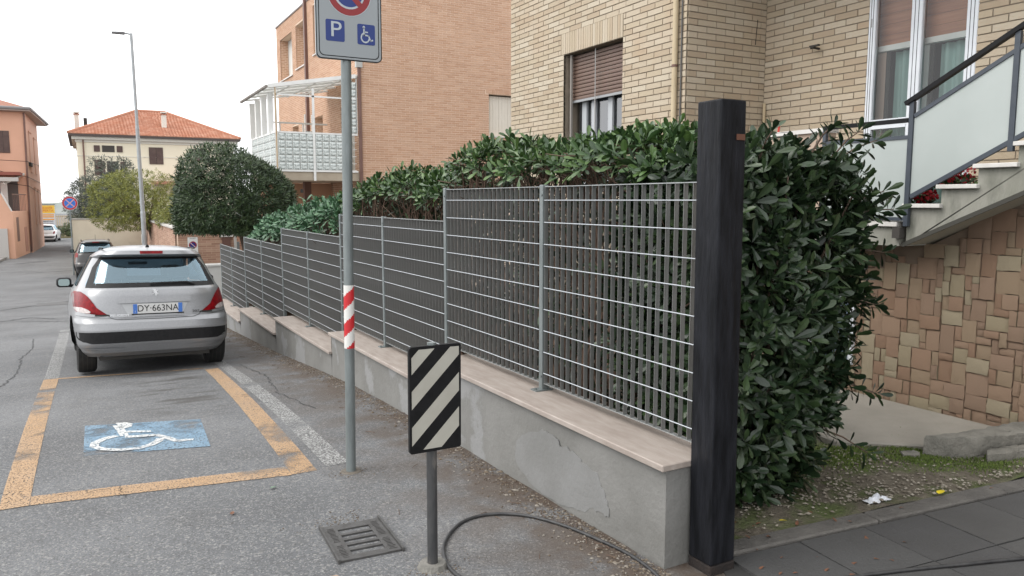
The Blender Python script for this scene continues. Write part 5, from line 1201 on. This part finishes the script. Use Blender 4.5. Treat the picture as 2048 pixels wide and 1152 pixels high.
for k in range(60):
    x,y,z=tips[rs.randrange(len(tips))]; b0=(bc[0]+rs.gauss(0,.10),bc[1]+rs.gauss(0,.08),-.02); m1=(b0[0]*.6+x*.4+rs.gauss(0,.05),b0[1]*.6+y*.4,z*.5); br.tube([b0,m1,(x,y,z)],[.016,.010,.004],5,False)
br.part('branches',BARK,nb)
def vis(l):
    d=np.array(l[0])-np.array(CAM); dist=np.linalg.norm(d); return -(l[2]**2)*abs(np.dot(l[1][:,2],d/dist))/dist**2+ (1 if l[0][1]>bc[1]-.30 and l[0][2]<1.9 else 0)
L_.sort(key=vis); big=L_[:300]; restl=L_[300:]
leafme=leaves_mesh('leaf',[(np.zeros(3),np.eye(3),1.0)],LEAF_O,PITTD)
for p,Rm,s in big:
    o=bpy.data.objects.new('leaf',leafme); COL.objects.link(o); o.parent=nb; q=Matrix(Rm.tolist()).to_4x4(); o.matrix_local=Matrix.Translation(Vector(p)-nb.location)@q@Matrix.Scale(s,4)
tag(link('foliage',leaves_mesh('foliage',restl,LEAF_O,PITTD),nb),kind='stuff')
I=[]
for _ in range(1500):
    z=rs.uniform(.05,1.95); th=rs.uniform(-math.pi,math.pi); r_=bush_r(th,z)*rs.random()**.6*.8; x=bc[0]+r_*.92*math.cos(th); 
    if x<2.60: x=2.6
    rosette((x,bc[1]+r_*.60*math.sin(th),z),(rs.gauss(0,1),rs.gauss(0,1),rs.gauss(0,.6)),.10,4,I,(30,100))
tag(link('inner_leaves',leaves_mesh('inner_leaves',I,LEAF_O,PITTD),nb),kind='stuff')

def tree(name,label,base,ctr,rad,mleaf,nros,size,k,seed,trunk_r=.1,flat=-.75,inner=.35,shape=LEAF_N,gap=0.0,limbs=7,bend=(0,0)):
    global RNG; RNG=np.random.default_rng(seed); rs=random.Random(seed)
    t=thing(name,label,'tree',base); L_=[]
    lob=[(np.array([rs.gauss(0,1) for _ in range(3)]),rs.uniform(.05,.16)) for _ in range(14)]; lob=[(d/np.linalg.norm(d),a) for d,a in lob]
    while len(L_)<nros*k:
        d=np.array([rs.gauss(0,1) for _ in range(3)]); d/=np.linalg.norm(d)
        if d[2]<flat: d[2]=flat+rs.uniform(-.03,.03)
        s=1+sum(a*max(0,np.dot(d,v)-.75)*4 for v,a in lob)-.06
        r_=rs.uniform(1-inner,1) if rs.random()<.6 else rs.uniform(.93,1.03)
        if gap and (math.sin(d[0]*5+seed)+math.sin(d[1]*4.3+1)+math.sin(d[2]*6.1+2))>1.9-gap: continue
        p=np.array(ctr)+d*np.array(rad)*s*r_
        rosette(p,d+np.array([rs.gauss(0,.45) for _ in range(3)])+np.array([0,0,.35]),size,k,L_)
    link('crown',leaves_mesh('crown',L_,shape,mleaf),t)
    b=Vector(base)-Vector((0,0,.1)); c=Vector(ctr); tp=Vector((b.x*.4+c.x*.6,b.y*.4+c.y*.6,c.z+flat*rad[2]*.75)); md=b.lerp(tp,.5)+Vector((*bend,0))
    MB().tube([b,md,tp,tp.lerp(c,.5)],[trunk_r*1.25,trunk_r,trunk_r*.8,trunk_r*.4],9).part('trunk',BARK,t,smooth='all')
    for i in range(limbs):
        th=2*math.pi*i/limbs+rs.random(); e=c+Vector((rad[0]*.75*math.cos(th),rad[1]*.75*math.sin(th),rad[2]*rs.uniform(-.3,.5))); m_=tp.lerp(e,.5)+Vector((0,0,-.1*rad[2])); MB().tube([tp,m_,e],[trunk_r*.5,trunk_r*.35,trunk_r*.12],6).part('limb',BARK,t)
    return t
tree('round_tree','dark green dome shaped tree on a bent trunk behind the far end of the fence',(3.55,19.6,gz(19.6)),(3.20,19.5,1.44),(1.44,1.40,1.24),ROUND,6200,.115,7,31,trunk_r=.14,flat=-.42,inner=.22,bend=(.12,0))
tree('yellow_green_tree','feathery yellow green tree overhanging the brick garden wall behind the lamp post',(2.9,34,gz(34)),(1.80,34.3,1.60),(1.75,1.5,1.30),YELG,2300,.115,8,32,trunk_r=.10,flat=-.9,inner=.6,gap=.25)
tree('yellow_green_tree','smaller yellow green shrub tree between the lamp post and the round tree',(3.0,29,gz(29)),(3.0,29,1.15),(.85,.85,.75),YELG,520,.12,8,36,trunk_r=.07,flat=-.9,inner=.6,gap=.2)
tree('olive_tree','grey green olive tree behind the cream garden wall and the no stopping sign',(.6,46,gz(46)),(.65,46,1.35),(1.45,1.4,1.75),OLIV,1700,.17,7,33,trunk_r=.14,flat=-.95,inner=.75,gap=.35)
tree('olive_tree','taller thin grey green tree in front of the cream house windows',(1.6,50,gz(50)),(1.7,50,2.5),(1.3,1.2,1.7),OLIV,760,.19,6,34,trunk_r=.12,flat=-.95,inner=.8,gap=.6)
for q,(x,y,s) in enumerate(((-1.4,87,1.0),(-.6,88,1.15))):
    tree('roadside_bush',['low roadside bush right beside the billboard','low roadside bush behind the no stopping sign pole'][q],(x,y,gz(88)+.1),(x,y,gz(88)+.65*s),(.9*s,.7,.65*s),MOSSL,260,.2,6,40+q,trunk_r=.05,flat=-.8,inner=.6,limbs=3)['category']='bush'

# ------------------------------------------------------------------ entrance on the right: kerb, paving slabs, gravel bed, concrete path
KD=Vector((2.35,-.24)).normalized(); KN=Vector((-KD.y,KD.x)); KO=Vector((2.49,2.60))      # along the kerb and towards the bed
def K(a,b): p=KO+KD*a+KN*b; return (p.x,p.y)
KERB=mat('dark_kerb_concrete',(.125,.118,.108),(.085,.08,.074),scale=8,rough=.9,bump=.5,bscale=50)
for k in range(4):
    q=[K(.02+.98*k,-.115),K(.02+.98*k+.972,-.115),K(.02+.98*k+.972,0),K(.02+.98*k,0)]
    tag(MB().prism(q,lambda a,b,d:(a,b,d),-.1,.030+.002*(k%2)).part('kerb_stone',KERB,bevel=.008,seg=1),['kerb stone at the foot of the black post','second kerb stone from the black post below the bush','third kerb stone from the black post in front of the gravel','fourth kerb stone from the black post near the right edge'][k],'kerb','kerb stones along the gravel bed')
dv=MB().prism([K(-.02,-.116),(2.3,2.2),(2.1,.6),(2.2,-4),(9,-4),(9,1.8),K(4.2,-.116)],lambda a,b,d:(a,b,d),-.1,.006).part('driveway',mat('driveway_bed',(.035,.034,.033),rough=.95)); tag(dv,kind='structure')
SLAB=mat('dark_paving_slab',(.072,.072,.072),(.050,.049,.048),scale=3,rough=.75,bump=.35,bscale=70,rand=[(.064,.064,.065),(.078,.078,.077),(.071,.070,.069)])
for i in range(9):
    for j in range(6):
        a0=.03+.42*i; b0=-.125-.40*(j+1); g=.004
        q=[K(a0+g,b0+g),K(a0+.42-g,b0+g),K(a0+.42-g,b0+.40-g),K(a0+g,b0+.40-g)]
        MB().prism(q,lambda a,b,d:(a,b,d),-.02,.018+random.uniform(-.0015,.0015)).part('slab',SLAB,dv)
def gravel_material():
    m=mat('mossy_gravel',(.15,.13,.10),(.09,.075,.055),scale=14,rough=.95,bump=.9,bscale=45,stain=(.075,.095,.03),stscale=3.2,stlo=.45,sthi=.58); return m
GM=gravel_material()
P=[]
for i in range(26):
    row=[]
    for j in range(14):
        a=.04+3.0*i/25; b=-.012+1.1*j/13; x,y=K(a,b); row.append((x,y,.026+.022*math.sin(x*5.3+1)*math.sin(y*6.1)+.02*(b>.1)*random.random()*.5))
    P.append(row)
tag(MB().grid(P).part('gravel_bed',GM,smooth='all'),kind='structure')
PEB=mat('pale_pebble',(.25,.22,.18),rough=.9,rand=[(.13,.11,.085),(.22,.195,.155),(.34,.31,.26)])
pb=MB(); rs=random.Random(5)
OCT=[(1,0,0),(-1,0,0),(0,1,0),(0,-1,0),(0,0,1),(0,0,-1)]; OF=[(0,2,4),(2,1,4),(1,3,4),(3,0,4),(2,0,5),(1,2,5),(3,1,5),(0,3,5)]
def pebble(mb_,x,y,z,r): 
    th=rs.uniform(0,6.28); c,s=math.cos(th),math.sin(th); sx_,sy_,sz_=r*rs.uniform(.8,1.5),r*rs.uniform(.6,1),r*rs.uniform(.4,.7)
    mb_.add([(x+a*sx_*c-b*sy_*s,y+a*sx_*s+b*sy_*c,z+d*sz_) for a,b,d in OCT],OF)
for _ in range(2700):
    a,b=rs.uniform(.25,2.9),rs.random()**1.2*.95+.02; x,y=K(a,b); 
    if math.sin(x*3.1+y*2)+math.sin(y*7-x)>.5 and rs.random()<.8: continue
    if b>.42 and a>1.75: continue
    pebble(pb,x,y,.040+.022*math.sin(x*5.3+1)*math.sin(y*6.1),rs.uniform(.004,.013))
tag(pb.part('gravel',PEB),'pale gravel scattered over the mossy bed by the kerb','gravel',kind='stuff')
MOS=mat('moss',(.10,.15,.025),(.065,.10,.02),scale=30,rough=.95,rand=[(.07,.11,.02),(.11,.16,.03),(.15,.19,.045)])
ms=MB()
for _ in range(9000):
    cx_,cy_=((1.55,.62),(1.95,.45),(1.15,.75),(2.3,.25),(1.7,.8),(2.15,.62))[rs.randrange(6)]; a,b=cx_+rs.gauss(0,.14),cy_+rs.gauss(0,.09)
    if b<.05: continue
    x,y=K(a,b); z=.036+.022*math.sin(x*5.3+1)*math.sin(y*6.1); h=rs.uniform(.006,.018); th=rs.uniform(0,6.28); w_=.004; ms.add([(x-w_*math.cos(th),y-w_*math.sin(th),z),(x+w_*math.cos(th),y+w_*math.sin(th),z),(x+rs.gauss(0,.006),y+rs.gauss(0,.006),z+h)],[(0,1,2)])
tag(ms.part('moss',MOS),'green moss growing in patches on the gravel bed','moss',kind='stuff')
PATH=mat('concrete_path',(.27,.25,.215),(.22,.205,.175),scale=3,rough=.9,bump=.3,bscale=60)
tag(MB().prism([(4.30,3.32),(4.74,2.96),(5.0,2.85),(5.565,2.80),(5.565,5.2),(4.6,5.2)],lambda a,b,d:(a,b,d),-.1,.058).part('path',PATH,bevel=.01,seg=1),kind='structure')
def rough_block(name,label,poly,z1,seed):
    r_=random.Random(seed); q=[]
    for i in range(len(poly)):
        a,b=Vector(poly[i]),Vector(poly[(i+1)%len(poly)]); n=max(2,int((b-a).length/.05))
        q+=[tuple(a.lerp(b,k/n)+Vector((r_.gauss(0,.008),r_.gauss(0,.008)))) for k in range(n)]
    n=len(q); c=Vector((sum(p[0] for p in q)/n,sum(p[1] for p in q)/n)); mb_=MB(); rings=[]
    for sc_,z in ((1.02,-.05),(1.0,z1*.6),(.995,z1*.93),(.975,z1),(.5,z1+.004)):
        rings.append([(c.x+(p[0]-c.x)*sc_,c.y+(p[1]-c.y)*sc_,z+r_.gauss(0,.004)) for p in q])
    mb_.grid([r+[r[0]] for r in rings]); mb_.add(rings[-1],[tuple(range(n))])
    return tag(mb_.part(name,mat(name+'_'+str(seed),(.135,.13,.112),(.20,.19,.165),scale=7,rough=.95,bump=.7,bscale=40),smooth=50),label,'step')
rough_block('broken_step','upper broken concrete step against the stone wall at the right edge',[(4.62,2.90),(4.95,2.70),(5.56,2.56),(5.56,2.79),(4.98,2.84)],.15,1)
rough_block('broken_step','lower broken concrete slab in front of the upper step at the right edge',[(4.80,2.62),(5.58,2.42),(5.58,2.54),(4.95,2.68)],.085,2)
rough_block('loose_stone','loose rounded stone lying between gravel and the broken concrete step',[(4.42,2.90),(4.52,2.86),(4.58,2.92),(4.48,2.98)],.06,3)['category']='stone'
# small litter
def flat_leaf(name,label,x,y,z,s,rot,m,tilt=.25):
    me=leaves_mesh(name,[(np.zeros(3),np.eye(3),1.0)],LEAF_O*np.array([1.5,1,1.6]),m); o=link(name,me,None,(x,y,z),(tilt,.15,rot),(s,s,s)); return tag(o,label,'leaf')
flat_leaf('fallen_leaf','bright yellow fallen leaf on the kerb in front of the gravel',4.12,2.455,.042,.085,R(105),mat('yellow_leaf',(.70,.56,.02),rough=.6))
OLF=mat('orange_dead_leaf',(.17,.07,.035),(.10,.05,.03),scale=40,rough=.8)
tag(flat_leaf('fallen_leaf','small yellow fallen leaf under the bush near the black post',3.02,2.585,.045,.04,R(60),MATS['yellow_leaf']))
bag=MB(); rs=random.Random(9); P=[]
for i in range(12):
    P.append([(*K(1.10+.16*i/11+rs.gauss(0,.006),.045+.05*j/5+rs.gauss(0,.006)),.04+.03*math.sin(math.pi*i/11)*math.sin(math.pi*j/5)*rs.uniform(.4,1.3)) for j in range(6)])
tag(bag.grid(P).part('plastic_bag',mat('thin_plastic',(.62,.64,.68),rough=.3)),'crumpled white plastic scrap on the gravel against the kerb','litter')
dl_=[]
for _ in range(34):
    a=rs.uniform(.03,.95) if rs.random()<.7 else rs.uniform(0,2.2); b=rs.gauss(.06,.05) if rs.random()<.6 else rs.uniform(-.5,-.05); x,y=K(a,b); th=rs.uniform(0,6.28); c,s=math.cos(th),math.sin(th); dl_.append((np.array((x,y,.042 if b>-.1 else .024)),np.array([[c,-s,0],[s,c,0],[0,0,1.]]),rs.uniform(.015,.045)))
tag(link('dead_leaves',leaves_mesh('dead_leaves',dl_,LEAF_O*np.array([1.4,1,2]),OLF)),'scattered brown dead leaves at the foot of the bush','leaves',kind='stuff')
# crumbs of earth and grit along the foot of the low wall
cr=MB(); rs=random.Random(12); EAR=mat('earth_crumb',(.12,.09,.065),rough=.95,rand=[(.075,.055,.04),(.14,.11,.08),(.25,.23,.20)])
for _ in range(4200):
    y=2.5+14*rs.random()**1.5; x=2.19-abs(rs.gauss(0,.11)); pebble(cr,x,y,gz(y)+.002,rs.uniform(.003,.010) if rs.random()<.96 else rs.uniform(.010,.018))
for cx_,cy_ in ((1.39,4.55),(1.11,3.83),(1.305,3.06)):
    for _ in range(160): pebble(cr,cx_+rs.gauss(0,.09),cy_+rs.gauss(0,.06),gz(cy_)+.002,rs.uniform(.002,.006))
tag(cr.part('grit',EAR),'brown earth and grit gathered along the foot of the low wall','grit',kind='stuff')
tw=MB()
for _ in range(70):
    y=2.6+11*rs.random()**1.4; x=2.15-abs(rs.gauss(0,.25)); th=rs.uniform(0,6.28); l=rs.uniform(.02,.09); z=gz(y)+.006; tw.tube([(x,y,z),(x+l*math.cos(th)*.5,y+l*math.sin(th)*.5,z+.004),(x+l*math.cos(th),y+l*math.sin(th),z)],.0018,4,False)
tag(tw.part('dry_twigs',TWIG),'dry twigs strewn on the asphalt along the low wall','twigs',kind='stuff')
for q,(x,y,l) in enumerate(((.92,4.52,.05),(.62,4.25,.05),(.70,3.0,.05))):
    flat_leaf('fallen_leaf',['bluish green leaf on the asphalt below the orange line','small brown curled leaf on the asphalt below the orange line','pale brown leaf at the near corner of the storm drain'][q],x if q<2 else .86,y if q<2 else 3.22,gz(y)+.008,l,R(110+60*q),[BLUEG,OLF,mat('pale_dead_leaf',(.32,.22,.15),rough=.8)][q])
# geraniums on the stairs and landing
TERR=mat('terracotta',(.36,.13,.075),(.30,.11,.065),scale=8,rough=.85); REDF=mat('red_petal',(.50,.012,.03),rough=.6,rand=[(.36,.008,.02),(.52,.014,.03),(.62,.03,.05)])
for q,(x,y,z,sc_) in enumerate(((5.62,3.43,1.625,1.0),(5.60,3.72,1.49,.9))):
    t=thing('potted_geranium',['potted red geranium on the lowest stair tread','potted red geranium on the balcony landing below the first stair tread'][q],'plant',(x,y,z))
    MB().tube([(x,y,z),(x,y,z+.10),(x,y,z+.12)],[.05,.068,.073],14).part('pot',TERR,t); L_=[]; RNG=np.random.default_rng(50+q); rs=random.Random(50+q)
    for _ in range(38): rosette((x+rs.gauss(0,.07),y+rs.gauss(0,.10),z+.12+abs(rs.gauss(0,.05))),(rs.gauss(0,.5),rs.gauss(0,.5),1),.05,5,L_,(50,95))
    link('foliage',leaves_mesh('foliage',L_,LEAF_O*np.array([2,1,1]),PITT),t); Fl=[]
    for _ in range(46): rosette((x+rs.gauss(-.02,.035),y-.06+rs.gauss(0,.05),z+.19+rs.gauss(0,.025)),(rs.gauss(0,1),rs.gauss(0,1),rs.gauss(0,1)),.028,5,Fl,(40,90))
    link('flowers',leaves_mesh('flowers',Fl,LEAF_O*np.array([2.2,1,1]),REDF),t)
# clothes pegs and tool left on ledges
t=thing('yellow_peg','small yellow plastic hook on the brick corner behind the black post','hook',(5.585,6.30,2.46)); MB().bar((5.57,6.30,2.40),(5.56,6.28,2.455),.012,.022).part('grip',mat('yellow_plastic',(.65,.45,.02),rough=.5),t); MB().bar((5.57,6.30,2.36),(5.57,6.30,2.399),.008,.012).part('stem',MATS['yellow_plastic'],t)
t=thing('red_tool','red handled tool standing on the white parapet cap','tool',(5.36,4.86,2.236)); MB().tube([(5.36,4.86,2.236),(5.355,4.85,2.31)],.009,8).part('handle',mat('red_plastic',(.45,.03,.02),rough=.5),t); MB().tube([(5.355,4.85,2.311),(5.352,4.845,2.335)],.008,8).part('tip',SBLK,t)
